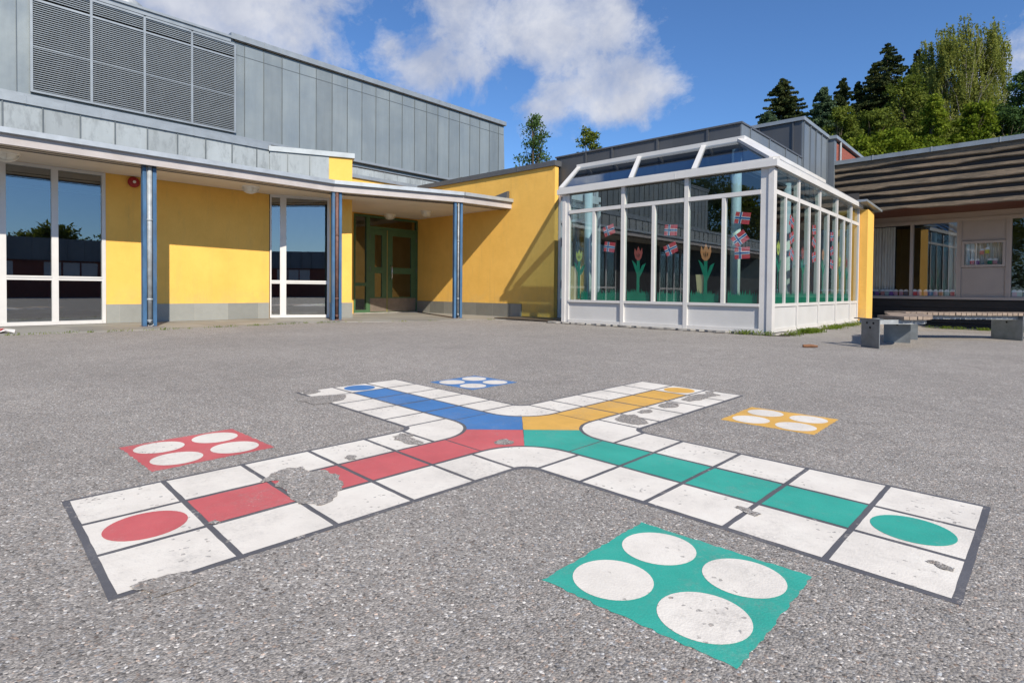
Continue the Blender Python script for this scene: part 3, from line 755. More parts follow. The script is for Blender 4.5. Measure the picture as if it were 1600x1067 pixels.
for i in range(0, len(re), 2):
    cells = [(re[i], re[i + 1], ZM + .034, ZE)]
    if i // 2 < 4: y = ysb[i // 2]; cells += [(re[i], y - .032, ZS + .04, ZM - .034), (y + .032, re[i + 1], ZS + .04, ZM - .034)]
    else: cells += [(re[i], re[i + 1], ZS + .04, ZM - .034)]
    for y0, y1, z0, z1 in cells: B().quad((GX, y0, z0), (GX, y1, z0), (GX, y1, z1), (GX, y0, z1)).build('pane', 'glass_house', cv)
w = B(); w.box(LX - .12, RX + .06, FY - .07, FY + .02, ZE, ZT); w.box(RX - .02, RX + .06, FY + .02, EY + .05, ZE, ZT)
for x in (-4.55,): w.box(x - .004, x + .004, FY - .074, FY - .07, ZE, ZT)
for y in (10.2, 12.6): w.box(RX + .06, RX + .064, y - .006, y + .006, ZE, ZT)
w.build('eave_beam', 'white_metal', cv)
w = B(); w.box(LX - .05, RX + .02, FY + .02, FY + .12, ZE - .01, ZE + .02); w.build('gutter_lining', 'slot', cv)
RY, RXi, ZR = 10.36, -3.93, 3.36                                   # ridge against the zinc block
rl = -7.45
w = B()
w.box(rl - .1, RXi + .07, RY - .06, RY + .02, ZR, ZR + .1); w.box(RXi - .02, RXi + .07, RY + .02, 15.7, ZR, ZR + .1)
w.build('ridge_beam', 'white_metal', cv)
w = B()
for a, b_ in (((LX - .08, FY, ZT), (rl - .05, RY - .05, ZR + .03)), ((-5.45, FY, ZT), (-5.98, RY - .05, ZR + .03)), ((-4.24, FY, ZT), (-4.62, RY - .05, ZR + .03)), ((RX + .0, FY, ZT), (RXi + .02, RY - .05, ZR + .03))):
    a = Vector(a) + Vector((0, 0, .03)); wd = .16 if b_[0] > -4 else .08
    B().beam(a, b_, wd, .05).build('rafter', 'white_metal', cv)
w.beam((LX - .08, FY - .03, ZT + .015), (RX, FY - .03, ZT + .015), .07, .03)
w.build('eave_strip', 'white_metal', cv)
for y in ym[1:]: B().beam((RX, y, ZT + .02), (RXi + .05, y, ZR + .02), .06, .04).build('rafter', 'white_metal', cv)
w = B()
for (a0, a1), (b0, b1) in ((((LX - .05), -5.5), (rl, -6.02)), ((-5.4, -4.28), (-5.94, -4.66)), ((-4.2, RX - .1), (-4.58, RXi - .05))):
    B().quad((a0, FY + .01, ZT + .02), (a1, FY + .01, ZT + .02), (b1, RY - .06, ZR + .02), (b0, RY - .06, ZR + .02)).build('roof_pane', 'glass_roof', cv)
for y0, y1 in zip(ym[:-1], ym[1:]):
    q0 = max(y0, RY) if y0 > FY else RY
    B().quad((RX - .0, y0 + .03, ZT + .01), (RX - .0, y1 - .03, ZT + .01), (RXi + .06, y1 - .03, ZR + .01), (RXi + .06, max(q0, y0 + .03), ZR + .01)).build('roof_pane', 'glass_roof', cv)
w = B()                                                          # left end of the conservatory
w.box(LX - .03, LX + .03, FY + D, 10.38, ZB, .45); w.box(LX - .03, LX + .03, FY + D, FY + D + .06, .45, ZE); w.box(LX - .03, LX + .03, 10.3, 10.38, .45, ZE); w.box(LX - .03, LX + .03, FY + D, 10.38, ZE - .06, ZE + .1)
w.build('end_frame', 'white_frame', cv)
B().quad((LX, FY + .15, .45), (LX, 10.3, .45), (LX, 10.3, ZE), (LX, FY + .15, ZE)).build('pane', 'glass_house', cv)
w = B()                                                          # narrow window between wing and conservatory
w.box(-8.07, -8.0, 10.33, 10.4, .04, 2.86); w.box(-7.1, -7.03, 10.33, 10.4, .04, 2.86); w.box(-8.0, -7.1, 10.33, 10.4, 2.8, 2.86); w.box(-8.0, -7.1, 10.33, 10.4, 2.2, 2.26); w.box(-8.0, -7.1, 10.33, 10.4, .42, .48); w.box(-8.0, -7.1, 10.35, 10.38, .05, .42)
sw = w.build('side_window', 'white_frame', cv)
B().quad((-8, 10.38, .48), (-7.1, 10.38, .48), (-7.1, 10.38, 2.8), (-8, 10.38, 2.8)).build('pane', 'glass', sw)
w = B()
def crumble(a, b_, n, d0, dmin, dmax, z0, z1):
    a = Vector(a); b_ = Vector(b_); t = (b_ - a).normalized(); nn_ = Vector((t.y, -t.x)); pts = []
    for i in range(n + 1):
        p = a + (b_ - a) * (i / n) + nn_ * rnd.uniform(dmin, dmax); pts.append((p.x, p.y))
    p0 = a + nn_ * d0; p1 = b_ + nn_ * d0
    w.prism(pts + [(p1.x, p1.y), (p0.x, p0.y)], z0, z1)
crumble((LX - .3, FY), (RX + .05, FY), 60, -.6, .03, .1, -.02, ZB); crumble((RX, FY - .05), (RX, EY + .4), 70, -.6, .05, .13, -.02, ZB)
w.build('plinth', 'concrete', cv)
w = B(); crumble((LX - .35, FY - .05), (RX + .08, FY - .05), 80, -.4, .02, .14, -.02, .006); crumble((RX, FY - .1), (RX, EY + .4), 70, -.4, .1, .28, -.02, .007)
w.build('broken_edge', 'dark_soil', cv)
w = B()
w.box(-9, RX - .1, FY + .1, 15.9, .02, .04); w.build('floor', 'interior_floor', cv)
w = B(); w.quad((-9, 15.3, 0), (RX - .1, 15.3, 0), (RX - .1, 15.3, 3), (-9, 15.3, 3)); w.quad((-8.6, 10.5, 0), (-8.6, 15.3, 0), (-8.6, 15.3, 3), (-8.6, 10.5, 3)); w.box(-8.6, RXi, RY + .12, 15.4, 2.9, 2.95)
w.build('inner_wall', 'interior_dark', cv)
for x, y in ((-6.83, 9.75), (-3.95, 10.2), (-3.95, 13.0)): B().tube([(x, y, .04), (x, y, 2.7 if y < 10 else 3.2 if y < 10.3 else 3.0)], .085, 20).build('column', 'column_white', cv, True)
w = B(); w.box(-2.99, -2.8, EY + .08, 15.6, -.05, 2.56)
w.box(-3.4, -2.99, EY + .05, 15.6, -.05, 2.56); w.build('pier', 'yellow_render', cv)
w = B(); w.beam((-2.86, EY - .4, 2.7), (-2.8, 15.8, 2.6), .26, .05); w.build('pier_coping', 'flashing', cv)

# decorations on the inside of the panes
def poly_thing(name, label, cat, group, cx, cz, ang, polys, front=True, at=None):
    """flat paper shapes stuck behind a pane; polys: (part name, material, layer, outline)"""
    t = thing(name, label, cat, group)
    if front: t.location = (cx, G_ + .012, cz)
    else: t.location = (GX - .012, cx, cz); t.rotation_euler.z = math.pi / 2
    ca, sa = math.cos(ang), math.sin(ang)
    for pn, mat, lay, pts in polys:
        q = [(x * ca - y * sa, x * sa + y * ca) for x, y in pts]
        ar = sum(q[i][0] * q[(i + 1) % len(q)][1] - q[(i + 1) % len(q)][0] * q[i][1] for i in range(len(q)))
        if ar < 0: q = q[::-1]
        n = len(q); y0 = -.0012 * lay
        vs = [(x, y0, z) for x, z in q] + [(x, y0 + .001, z) for x, z in q]
        B().add(vs, [tuple(range(n)), tuple(range(n, 2 * n))[::-1]] + [(i + n, (i + 1) % n + n, (i + 1) % n, i) for i in range(n)]).build(pn, mat, t)
    return t
def rect(x0, x1, y0, y1): return [(x0, y0), (x1, y0), (x1, y1), (x0, y1)]
def flag_polys(s=1.0):
    W, H = .24 * s, .185 * s; u = W / 22; v = H / 16; x0 = -W / 2; y0 = -H / 2
    return [('field', 'paper_red', 0, rect(x0, -x0, y0, -y0)),
            ('white_cross', 'paper_white', 1, rect(x0 + 6 * u, x0 + 10 * u, y0, -y0)), ('white_cross', 'paper_white', 1.4, rect(x0, -x0, y0 + 6 * v, y0 + 10 * v)),
            ('blue_cross', 'paper_blue', 2.4, rect(x0 + 7 * u, x0 + 9 * u, y0, -y0)), ('blue_cross', 'paper_blue', 3, rect(x0, -x0, y0 + 7 * v, y0 + 9 * v))]
FG = 'paper flags on the conservatory glass'
for x, z, a, lab in ((-5.942, 1.807, .3, 'paper Norwegian flag tilted up to the right, upper of two in the second front pane'),
                     (-5.927, 1.492, -.14, 'paper Norwegian flag tilted slightly down, lower of two in the second front pane'),
                     (-4.678, 1.729, -.07, 'paler paper Norwegian flag hanging almost level, upper of two in the fourth front pane'),
                     (-4.671, 1.402, .38, 'paper Norwegian flag tilted steeply up, lower of two in the fourth front pane'),
                     (-3.444, 1.841, -.16, 'paper Norwegian flag tilted slightly down, topmost of three in front of the white column'),
                     (-3.478, 1.516, .6, 'paper Norwegian flag turned steeply, middle of three in front of the white column'),
                     (-3.44, 1.284, .03, 'paper Norwegian flag hanging level, lowest of three in front of the white column')):
    t = poly_thing('paper_flag', lab, 'flag', FG, x, z, a, flag_polys())
for k, (y, z) in enumerate(((10.09, 1.832), (10.115, 1.571), (10.11, 1.308), (11.4, 1.81), (11.4, 1.578), (11.42, 1.315), (12.64, 1.78), (12.66, 1.497), (12.66, 1.233))):
    lab = f"paper Norwegian flag, {['top', 'middle', 'bottom'][k % 3]} one in the {['first', 'second', 'third'][k // 3]} column of flags on the conservatory's right side"
    poly_thing('paper_flag', lab, 'flag', FG, y, z, (-.3, .35, -.45, .1, -.3, .2, .1, .2, -.1)[k], flag_polys(.95), False)
def tulip_polys(stem_h, fmat, s=1.0, thin=False):
    fl = [(-.075, .12), (-.085, .02), (-.06, -.07), (-.02, -.11), (.02, -.11), (.06, -.07), (.085, .02), (.075, .12), (.04, .05), (0, .15), (-.04, .05)]
    fl = [(x * s, y * s) for x, y in fl]; sw = .012 if thin else .03
    h1 = [(-.042, .015), (-.044, -.02), (-.024, -.07), (-.028, .0)]; h2 = [(-x, y) for x, y in h1]; h3 = [(0, .05), (-.009, -.03), (0, -.075), (.009, -.03)]
    st = [(-sw, -stem_h), (sw, -stem_h), (sw, -.1), (-sw, -.1)]
    lf = [(sw, -.42 * s), (.09, -.32), (.155, -.16), (.08, -.2), (sw, -.3 * s)]; lf2 = [(-sw, -.36 * s), (-.08, -.24), (-.13, -.1), (-.06, -.16), (-sw, -.22)]
    return [('stem', 'paper_green', 0, st), ('leaf', 'paper_green', .6, lf), ('leaf', 'paper_green', .6, lf2), ('flower', fmat, 1.4, fl)] + \
           [('flower_cutout', 'void', 2.2, [(x * s * .8, y * s * .9) for x, y in q]) for q in (h1, h2, h3)]
TG = 'paper tulips on the conservatory glass'
poly_thing('paper_tulip', 'yellow paper tulip in the leftmost pane of the conservatory front', 'paper tulip', TG, -6.63, 1.34, 0, tulip_polys(.84, 'paper_yellow', .9))
poly_thing('paper_tulip', 'dark red paper tulip with green stem in the third pane of the conservatory front', 'paper tulip', TG, -5.31, 1.33, 0, tulip_polys(.84, 'paper_tulip_red'))
poly_thing('paper_tulip', 'orange paper tulip with wide stem in the fifth pane of the conservatory front', 'paper tulip', TG, -4.04, 1.3, 0, tulip_polys(.8, 'paper_orange', 1.1))
for y, z, mt, th, lab in ((9.44, 1.35, 'paper_yellow', True, 'pale yellow paper tulip on a thin stem in the first pane on the right side'),
                          (10.73, 1.34, 'paper_tulip_red', False, 'red paper tulip in the third pane on the right side, after the first flags'),
                          (12.02, 1.38, 'paper_orange', False, 'orange paper tulip in the fifth pane on the right side'),
                          (13.3, 1.31, 'paper_yellow', False, 'yellow paper tulip in the seventh pane on the right side'),
                          (13.88, 1.3, 'paper_tulip_red', False, 'red paper tulip in the eighth pane on the right side, farthest from the corner')):
    poly_thing('paper_tulip', lab, 'paper tulip', TG, y, z, .0, tulip_polys(.83, mt, .9, th), False)
def grass_poly(w_):
    pts = [(0, 0)]; x = 0; pts2 = []
    while x < w_:
        pts2.append((x, .13 + rnd.uniform(-.02, .02))); x += rnd.uniform(.012, .03); pts2.append((min(x, w_), .17 + rnd.uniform(-.02, .06))); x += rnd.uniform(.008, .02)
    return [(0, 0), (w_, 0)] + [(w_, .13)] + pts2[::-1]
ord8 = ['first', 'second', 'third', 'fourth', 'fifth', 'sixth', 'seventh', 'eighth']
k = 0
for i in (0, 2, 4):
    x = xs_[i // 2]
    for x0, x1 in ((e[i], x - .035), (x + .035, e[i + 1])):
        poly_thing('paper_grass', f'green paper grass strip along the bottom of the {ord8[k]} conservatory front pane', 'paper grass', 'paper grass strips on the conservatory glass', x0 + .03 + (.24 if k == 0 else 0), ZS + .037, 0, [('strip', 'paper_green', -2, grass_poly(x1 - x0 - .08 - (.24 if k == 0 else 0)))]); k += 1
for k in range(8):
    i = k // 2 * 2; y = ysb[k // 2]
    y0, y1 = (re[i], y - .032) if k % 2 == 0 else (y + .032, re[i + 1])
    poly_thing('paper_grass', f'green paper grass strip along the {ord8[k]} pane of the conservatory right side', 'paper grass', 'paper grass strips on the conservatory glass', y0 + .01, ZS + .042, 0, [('strip', 'paper_green', -2, grass_poly(y1 - y0 - .02))], False)
# unplaited: children of grass strips are single meshes already
t = tag(B().box(-6.83, -6.61, G_ + .03, G_ + .05, .482, 1.15).build('cardboard_panel', 'card_beige'), 'tall beige cardboard panel leaning inside the leftmost conservatory pane', 'cardboard', 'cardboard pieces in the conservatory')
w = B(); w.add([(-4.17, G_ + .03, .482), (-4.10, G_ + .03, .482), (-4.08, G_ + .03, .95), (-4.22, G_ + .03, .95), (-4.17, G_ + .045, .482), (-4.10, G_ + .045, .482), (-4.08, G_ + .045, .95), (-4.22, G_ + .045, .95)],
      [(0, 1, 2, 3), (7, 6, 5, 4), (0, 4, 5, 1), (1, 5, 6, 2), (2, 6, 7, 3), (3, 7, 4, 0)])
tag(w.build('cardboard_panel', 'card_beige'), 'narrow tapering beige cardboard piece left of the orange paper tulip', 'cardboard', 'cardboard pieces in the conservatory')

# ------------------------------------------------------------------ zinc roof block over the rooms behind the conservatory
zb = thing('roof_block', 'dark grey metal clad roof storey stepping up behind the conservatory, with a red brick end', 'building')
w = B(); w.box(-8.2, RXi - .04, 10.4, 14.0, 2.86, 3.72)
for x in (-7.36, -6.68, -5.62, -4.58): w.box(x - .02, x + .02, 10.375, 10.4, 2.9, 3.735)
w.build('parapet_wall', 'zinc_front_shade', zb)
w = B(); w.box(RXi - .04, RXi - .02, 10.4, 14.0, 2.95, 3.72)
for y in (10.82, 11.85, 12.85, 13.7): w.box(RXi - .02, RXi + .0, y - .015, y + .015, ZR + .1, 3.73)
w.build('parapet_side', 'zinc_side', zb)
w = B(); w.box(-8.22, RXi - .0, 10.37, 10.7, 3.715, 3.745); w.box(RXi - .3, RXi - .0, 10.7, 14.02, 3.715, 3.745); w.build('parapet_coping', 'flashing_dark', zb)
w = B(); w.box(-9, RXi - .04, 14.03, 16.1, 2.9, 4.58)
for x in (-7.8, -6.8, -5.85, -4.9, -4.15): w.box(x - .015, x + .015, 14.0, 14.03, 3.7, 4.58)
w.build('upper_wall', 'zinc_front_shade', zb)
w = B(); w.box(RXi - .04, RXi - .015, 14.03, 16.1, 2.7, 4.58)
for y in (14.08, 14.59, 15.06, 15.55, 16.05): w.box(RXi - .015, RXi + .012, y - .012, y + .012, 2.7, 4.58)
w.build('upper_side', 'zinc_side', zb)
w = B(); w.box(-9, RXi + .03, 13.98, 16.13, 4.58, 4.66); w.build('upper_coping', 'flashing', zb)
w = B(); w.box(-5, -3.79, 16.14, 16.35, 2.5, 4.56); w.build('corner_wall', 'zinc_side', zb)
w = B(); w.box(-5, -3.8, 16.35, 19.4, 2.5, 4.5); w.build('brick_wall', 'brick_red', zb)
w = B(); w.box(-5, -3.73, 16.1, 19.45, 4.56, 4.64); w.build('brick_coping', 'flashing', zb)
B().tube([(-3.76, 16.62, 2.5), (-3.76, 16.62, 4.56)], .03, 8).build('downpipe', 'galvanised', zb)

# ------------------------------------------------------------------ timber building on the right
TA = math.atan2(-.08016721, .99678143)
tb = thing('timber_building', 'low dark timber building with deep eave of weathered rough boards and beige window frames', 'building', None, (-.2, 17.6, 0), TA)
XE = 9.5
FYl = -1.6
w = B()                                                          # boards of the eave, lapped with dark gaps
tops = [(3.885, 3.735), (3.66, 3.55), (3.475, 3.365), (3.29, 3.18), (3.09, 2.965), (2.89, 2.775), (2.72, 2.66)]
tops = [(3.906, 3.752), (3.66, 3.585), (3.482, 3.41), (3.325, 3.212), (3.11, 3.035), (2.935, 2.84), (2.738, 2.655)]
for i, (a, b_) in enumerate(tops):
    b_ -= .016; a += .006 if i else 0
    n = 44; xs2 = [-3.75 + (XE + 3.75) * q / n for q in range(n + 1)]; vs = []; fs = []
    for x in xs2:
        wv = .010 * math.sin(x * 2.3 + i * 2) + .01 * math.sin(x * 5.1 + i * 4) + rnd.uniform(-.014, .012); vs += [(x, FYl, a), (x, FYl - .045, a - .01), (x, FYl - .06, b_ + wv + .02), (x, FYl - .05, b_ + wv), (x, FYl, b_ + wv)]
    for q in range(n):
        for r_ in range(4): fs.append((q * 5 + r_, q * 5 + r_ + 1, (q + 1) * 5 + r_ + 1, (q + 1) * 5 + r_))
    fs += [(0, 4, 3, 2, 1), tuple(n * 5 + r_ for r_ in range(5))]
    w.add(vs, fs)
w.build('fascia_board', 'weathered_board', tb)
B().box(-3.75, XE, FYl, FYl + .05, 2.67, 3.95).build('fascia_backing', 'dark_boards', tb)
w = B(); w.box(-3.78, XE, FYl - .1, FYl + .3, 3.9, 4.0)
w.build('eave_flashing', 'flashing', tb)
w = B()
for x in (-2.62, -1.45, -.25, 1.0): w.box(x - .01, x + .01, FYl - .108, FYl + .3, 3.897, 4.012)
w.build('eave_joint', 'galvanised', tb)
B().box(-3.75, XE, FYl + .05, .3, 2.66, 2.70).build('soffit', 'soffit_stain', tb)
B().box(-3.75, XE, FYl + .3, 4, 3.9, 3.95).build('roof', 'flashing_dark', tb)
w = B()
for z in (-.25, -.06, .13, .32): w.box(-3.3, XE, 0 + (.0 if z != .32 else .0), .1, z, z + .18)
w.build('wall_cladding', 'dark_boards', tb)
B().box(-3.3, XE, .02, .12, -.3, 2.68).build('wall_core', 'dark_boards', tb) if False else None
B().box(-3.3, XE, -.06, .1, .525, .585).build('sill', 'beige_trim', tb)
w = B(); w.box(-3.3, XE, .0, .1, 2.455, 2.52); w.box(-3.3, XE, .02, .1, 2.52, 2.66)
w.build('head_trim', 'beige_trim', tb)
def twin(x0, x1, label=None):
    w = B(); w.box(x0, x0 + .035, 0, .1, .585, 2.455); w.box(x1 - .035, x1, 0, .1, .585, 2.455); w.box(x0 + .035, x1 - .035, 0.01, .1, .585, .61); w.box(x0 + .035, x1 - .035, .01, .1, 2.43, 2.455)
    o = w.build('window', 'beige_trim', tb)
    B().quad((x0 + .035, .05, .61), (x1 - .035, .05, .61), (x1 - .035, .05, 2.43), (x0 + .035, .05, 2.43)).build('pane', 'glass_clear', o)
twin(-3.3, -2.152); twin(-2.152, -1.19); twin(-.235, 1.3); twin(1.3, 2.6)
w = B(); w.box(-1.19, -1.13, 0, .1, .585, 2.455); w.box(-.3, -.235, 0, .1, .585, 2.455)
w.box(-1.13, -.3, .03, .08, 1.955, 2.455); w.box(-1.13, -.3, .03, .08, .585, 1.3)
w.box(-1.10, -.33, .022, .03, 2.0, 2.4); w.box(-1.10, -.33, .022, .03, .66, 1.25)
inf = w.build('infill_panel', 'beige_panel', tb)
w = B(); w.box(-1.125, -1.07, -.01, .07, 1.31, 1.945); w.box(-.36, -.305, -.01, .07, 1.31, 1.945); w.box(-1.07, -.36, -.01, .07, 1.885, 1.945); w.box(-1.07, -.36, -.01, .07, 1.31, 1.37)
w.build('hatch_frame', 'beige_trim', inf)
B().quad((-1.07, .03, 1.37), (-.36, .03, 1.37), (-.36, .03, 1.885), (-1.07, .03, 1.885)).build('pane', 'glass_clear', inf)
w = B(); w.box(-3.3, XE, 3.6, 3.7, -.2, 2.7); w.box(-3.3, -3.2, .1, 3.6, -.2, 2.7); w.box(-3.3, XE, .1, 3.6, .3, .34); w.box(-3.3, XE, .1, 3.6, 2.7, 2.75)
w.build('room', 'interior_brown' if False else 'interior_dark', tb)
B().box(2.6, XE, .0, .1, .585, 2.455).build('end_wall', 'dark_boards', tb)
def tl(x, y): c_, s_ = math.cos(TA), math.sin(TA); return (-.2 + x * c_ - y * s_, 17.6 + x * s_ + y * c_)
def curtain(x0, x1, z0, z1, y, label):
    n = 60; vs = []; 
    for i in range(n + 1):
        x = x0 + (x1 - x0) * i / n; dy = .035 * math.sin(i * .95) + .012 * math.sin(i * 2.3); p = tl(x, y + dy); vs += [(*p, z0), (*p, z1)]
    tag(B().add(vs, [(2 * i, 2 * i + 2, 2 * i + 3, 2 * i + 1) for i in range(n)]).build('curtain', 'curtain', None, True), label, 'curtain', 'curtains behind the timber building windows')
curtain(-3.15, -2.56, .65, 2.42, .2, 'pleated beige curtain drawn to the left of the leftmost timber building window')
curtain(-1.42, -1.2, .65, 2.44, .2, 'narrow beige curtain at the right side of the second timber building window')
curtain(-1.12, -.3, 1.3, 1.95, .25, 'beige curtain behind the small hatch window of the beige panel')
PCN = {'paper_navy': 'navy', 'paper_purple': 'purple', 'paper_grey': 'grey', 'paper_pink': 'pink', 'paper_red': 'red', 'paper_salmon': 'salmon', 'paper_white': 'white', 'paper_green': 'green', 'paper_yellow': 'yellow', 'paper_orange': 'orange', 'paper_blue': 'blue'}
def cutout(x, z, mat, label, s=1.0):
    p = tl(x, .085); t = thing('paper_house', label, 'paper cutout', 'small paper cutouts in the timber building windows', (p[0], p[1], z), TA + .0)
    B().box(-.045 * s, .045 * s, 0, .006, 0, .1 * s).build('body', mat, t)
    w = B(); n = 8; top = [(.055 * s * math.cos(q), .1 * s + .062 * s * math.sin(q)) for q in [math.pi * i / n for i in range(n + 1)]]
    w.add([(x_, -.004, z_) for x_, z_ in top] + [(x_, .003, z_) for x_, z_ in top], [tuple(range(n + 1))[::-1], tuple(range(n + 1, 2 * n + 2))] + [(i, i + 1, i + n + 2, i + n + 1) for i in range(n)] + [(n, 0, n + 1, 2 * n + 1)])
    w.build('cap', 'paper_white' if mat != 'paper_white' else 'paper_grey', t)
for wn, xs3, cols in (('leftmost', [-3.02, -2.93, -2.80, -2.70, -2.60, -2.50, -2.38, -2.27], ['navy', 'purple', 'salmon', 'grey', 'purple', 'pink', 'pink', 'navy']),
                      ('second', [-2.08, -1.98, -1.84, -1.75, -1.64, -1.53, -1.41, -1.30], ['red', 'pink', 'salmon', 'blue', 'pink', 'orange', 'grey', 'red']),
                      ('rightmost', [-.14, -.05, .06], ['pink', 'grey', 'navy'])):
    for i, (x, cc) in enumerate(zip(xs3, cols)):
        cutout(x, .612, 'paper_' + cc, f'{cc} paper cutout, {ord8[i]} from the left on the sill of the {wn} timber building window', 1.0)
for x, z, cc, lab in ((-.93, 1.38, 'red', 'red paper cutout at the lower left of the hatch window'), (-.83, 1.38, 'purple', 'purple paper cutout beside the red one in the hatch window'),
                      (-.75, 1.62, 'salmon', 'salmon paper cutout hanging high in the hatch window'), (-.65, 1.64, 'yellow', 'yellow paper cutout hanging high in the hatch window'),
                      (-.6, 1.38, 'green', 'green paper cutout at the lower right of the hatch window'), (-.5, 1.38, 'pink', 'pink paper cutout beside the green one in the hatch window')):
    cutout(x, z, 'paper_' + cc, lab, .9)

w = B(); n = 30
for q in range(n):
    a0, a1 = -3.0 + 12.0 * q / n, -3.0 + 12.0 * (q + 1) / n
    p = [tl(a0, -.55), tl(a1, -.55), tl(a1, .02), tl(a0, .02)]
    w.quad(*[(x, y, dip(x, y) + .012) for x, y in p])
struct(w.build('path', 'concrete'))

# ------------------------------------------------------------------ benches
def bench(label, axis_pts, width, zt, legs, slat_from=0.0, end_plate=True, gz=0.0):
    """axis_pts: plan polyline of the middle of the seat; slats lie across it"""
    P_ = [Vector(p) for p in axis_pts]
    seg = [0]
    for a, b_ in zip(P_[:-1], P_[1:]): seg.append(seg[-1] + (b_ - a).length)
    def at(s):
        s = max(0, min(seg[-1], s))
        for i in range(len(P_) - 1):
            if s <= seg[i + 1] or i == len(P_) - 2:
                t = (P_[i + 1] - P_[i]).normalized(); return P_[i] + t * (s - seg[i]), t
    o0 = P_[0]
    root = thing('bench', label, 'bench', 'steel and wood benches', (o0.x, o0.y, 0))
    def loc(p): return (p[0] - o0.x, p[1] - o0.y)
    w = B(); s = slat_from; pitch = .076
    while s + .066 < seg[-1]:
        (a, ta), (b_, tb_) = at(s), at(s + .066)
        na, nb = Vector((ta.y, -ta.x)), Vector((tb_.y, -tb_.x)); hw = width / 2 + rnd.uniform(-.006, .006); dz = rnd.uniform(-.002, .002)
        w.prism([loc(a - na * hw), loc(a + na * hw), loc(b_ + nb * hw), loc(b_ - nb * hw)], zt - .038 + dz, zt + dz); s += pitch
    w.build('seat', 'bench_wood', root)
    for off in (-width * .36, width * .36):
        w = B(); s = .02
        while s < seg[-1] - .05:
            s2 = min(s + .2, seg[-1]); (a, ta), (b_, tb_) = at(s), at(s2)
            na, nb = Vector((ta.y, -ta.x)), Vector((tb_.y, -tb_.x))
            p = [loc(a + na * (off - .004)), loc(a + na * (off + .004)), loc(b_ + nb * (off + .004)), loc(b_ + nb * (off - .004))]
            w.prism(p, zt - .095, zt - .041); s = s2
        w.build('rail', 'galvanised', root)
    for s, lw, lo_ in legs:
        p, t = at(s); n = Vector((t.y, -t.x)); q = Vector(loc(p)) + n * lo_; h = zt - .041
        z0 = dip(p.x, p.y)
        pl = [q - n * lw / 2 - t * .005, q + n * lw / 2 - t * .005, q + n * lw / 2 + t * .005, q - n * lw / 2 + t * .005]
        w = B(); w.cur = 0; w.prism([(a.x, a.y) for a in pl], z0, h); w.cur = 1
        for du, z in ((-.055, .045), (.055, .045), (0, .1)):
            cpt = q + n * du; w.tube([(cpt.x - t.x * .009, cpt.y - t.y * .009, h - z), (cpt.x - t.x * .004, cpt.y - t.y * .004, h - z)], .014, 8)
        w.build('leg', ['galv_plate', 'void'], root)
    if slat_from > .1:                                             # the bare steel end where slats are missing
        p, t = at(0); n = Vector((t.y, -t.x)); q = Vector(loc(p)); w = B()
        pl = [q - n * .24, q + n * .215, q + n * .215 + t * .05, q - n * .2 + t * .06]
        w.prism([(a.x, a.y) for a in pl], zt - .045, zt - .033); w.build('end_plate', 'galv_plate', root)
    return root
def arc(p0, ang0, rad, sweep, n=16):
    c_ = Vector(p0) + Vector((-math.sin(ang0), math.cos(ang0))) * rad
    return [tuple(c_ + Vector((math.sin(ang0 + sweep * i / n), -math.cos(ang0 + sweep * i / n))) * rad) for i in range(n + 1)]
A_ = [(-1.50, 8.08), (-1.24, 8.36), (-1.15, 8.50), (-1.13, 8.64), (-1.16, 8.85), (-1.25, 9.25), (-1.40, 9.98)]
bench('short bent bench with steel plate legs and missing slats at its near end', A_, .44, .385, [(.0, .31, .06), (1.22, .3, -.12), (1.95, .34, .0)], .3)
bench('long slatted bench with steel plate legs along the dark timber building', [(-1.5, 9.95), (-1.02, 10.36), (-.27, 11.09), (.75, 12.0), (2.4, 13.4)], .5, .395, [(1.66, .52, 0), (4.2, .5, 0)], .0)

# ------------------------------------------------------------------ small things on the ground
w = B(); w.tube([(-2.035, 7.40, .02), (-1.97, 7.46, .022), (-1.9, 7.5, .018)], [.016, .02, .012], 8)
tag(w.build('wood_stick', 'twig'), 'short brown piece of wood lying on the asphalt before the conservatory corner', 'stick')
t = thing('litter', 'crumpled white and red wrapper on the paving at the left edge', 'litter', loc=(-10.46, 1.0, .008))
w = B(); w.add([(-.1, -.13, 0), (.08, -.1, .0), (.1, .02, .035), (.06, .12, .0), (-.06, .14, .04), (-.12, .02, .0), (0, 0, .06)], [(0, 1, 6), (1, 2, 6), (2, 3, 6), (3, 4, 6), (4, 5, 6), (5, 0, 6)]); w.build('wrapper', 'litter_white', t)
w = B(); w.add([(.03, -.08, .045), (.085, -.06, .03), (.07, .0, .06), (.02, .02, .07)], [(0, 1, 2, 3)]); w.build('red_print', 'litter_red', t)

def tuft_field(name, spots, label, hmin, hmax):
    w = B()
    for (x, y, n, spread) in spots:
        for _ in range(n):
            px, py = x + rnd.gauss(0, spread), y + rnd.gauss(0, spread); h = rnd.uniform(hmin, hmax); a = rnd.uniform(0, 6.28); l = rnd.uniform(.2, .9) * h; wd = rnd.uniform(.003, .007)
            dx, dy = math.cos(a), math.sin(a); z = dip(px, py)
            w.add([(px - dy * wd, py + dx * wd, z), (px + dy * wd, py - dx * wd, z), (px + dx * l * .5, py + dy * l * .5, z + h * .75), (px + dx * l, py + dy * l, z + h)], [(0, 1, 2), (0, 2, 3)])
    return tag(w.build(name, 'leaf_weed'), label, 'grass', None, 'stuff')
sp = []
for a, b_ in zip(edge[1:-2], edge[2:-1]):
    L2 = math.hypot(b_[0] - a[0], b_[1] - a[1])
    for q in range(int(L2 / .05)):
        t_ = rnd.random(); d_ = rnd.random()
        if a[1] < 5.6 or d_ < .12: sp.append((a[0] + (b_[0] - a[0]) * t_ + .015, a[1] + (b_[1] - a[1]) * t_, rnd.randint(2, 7), .022))
for q in range(30): sp.append((XD + 4.05 + rnd.uniform(-.15, .1), YW - .03, 5, .02))
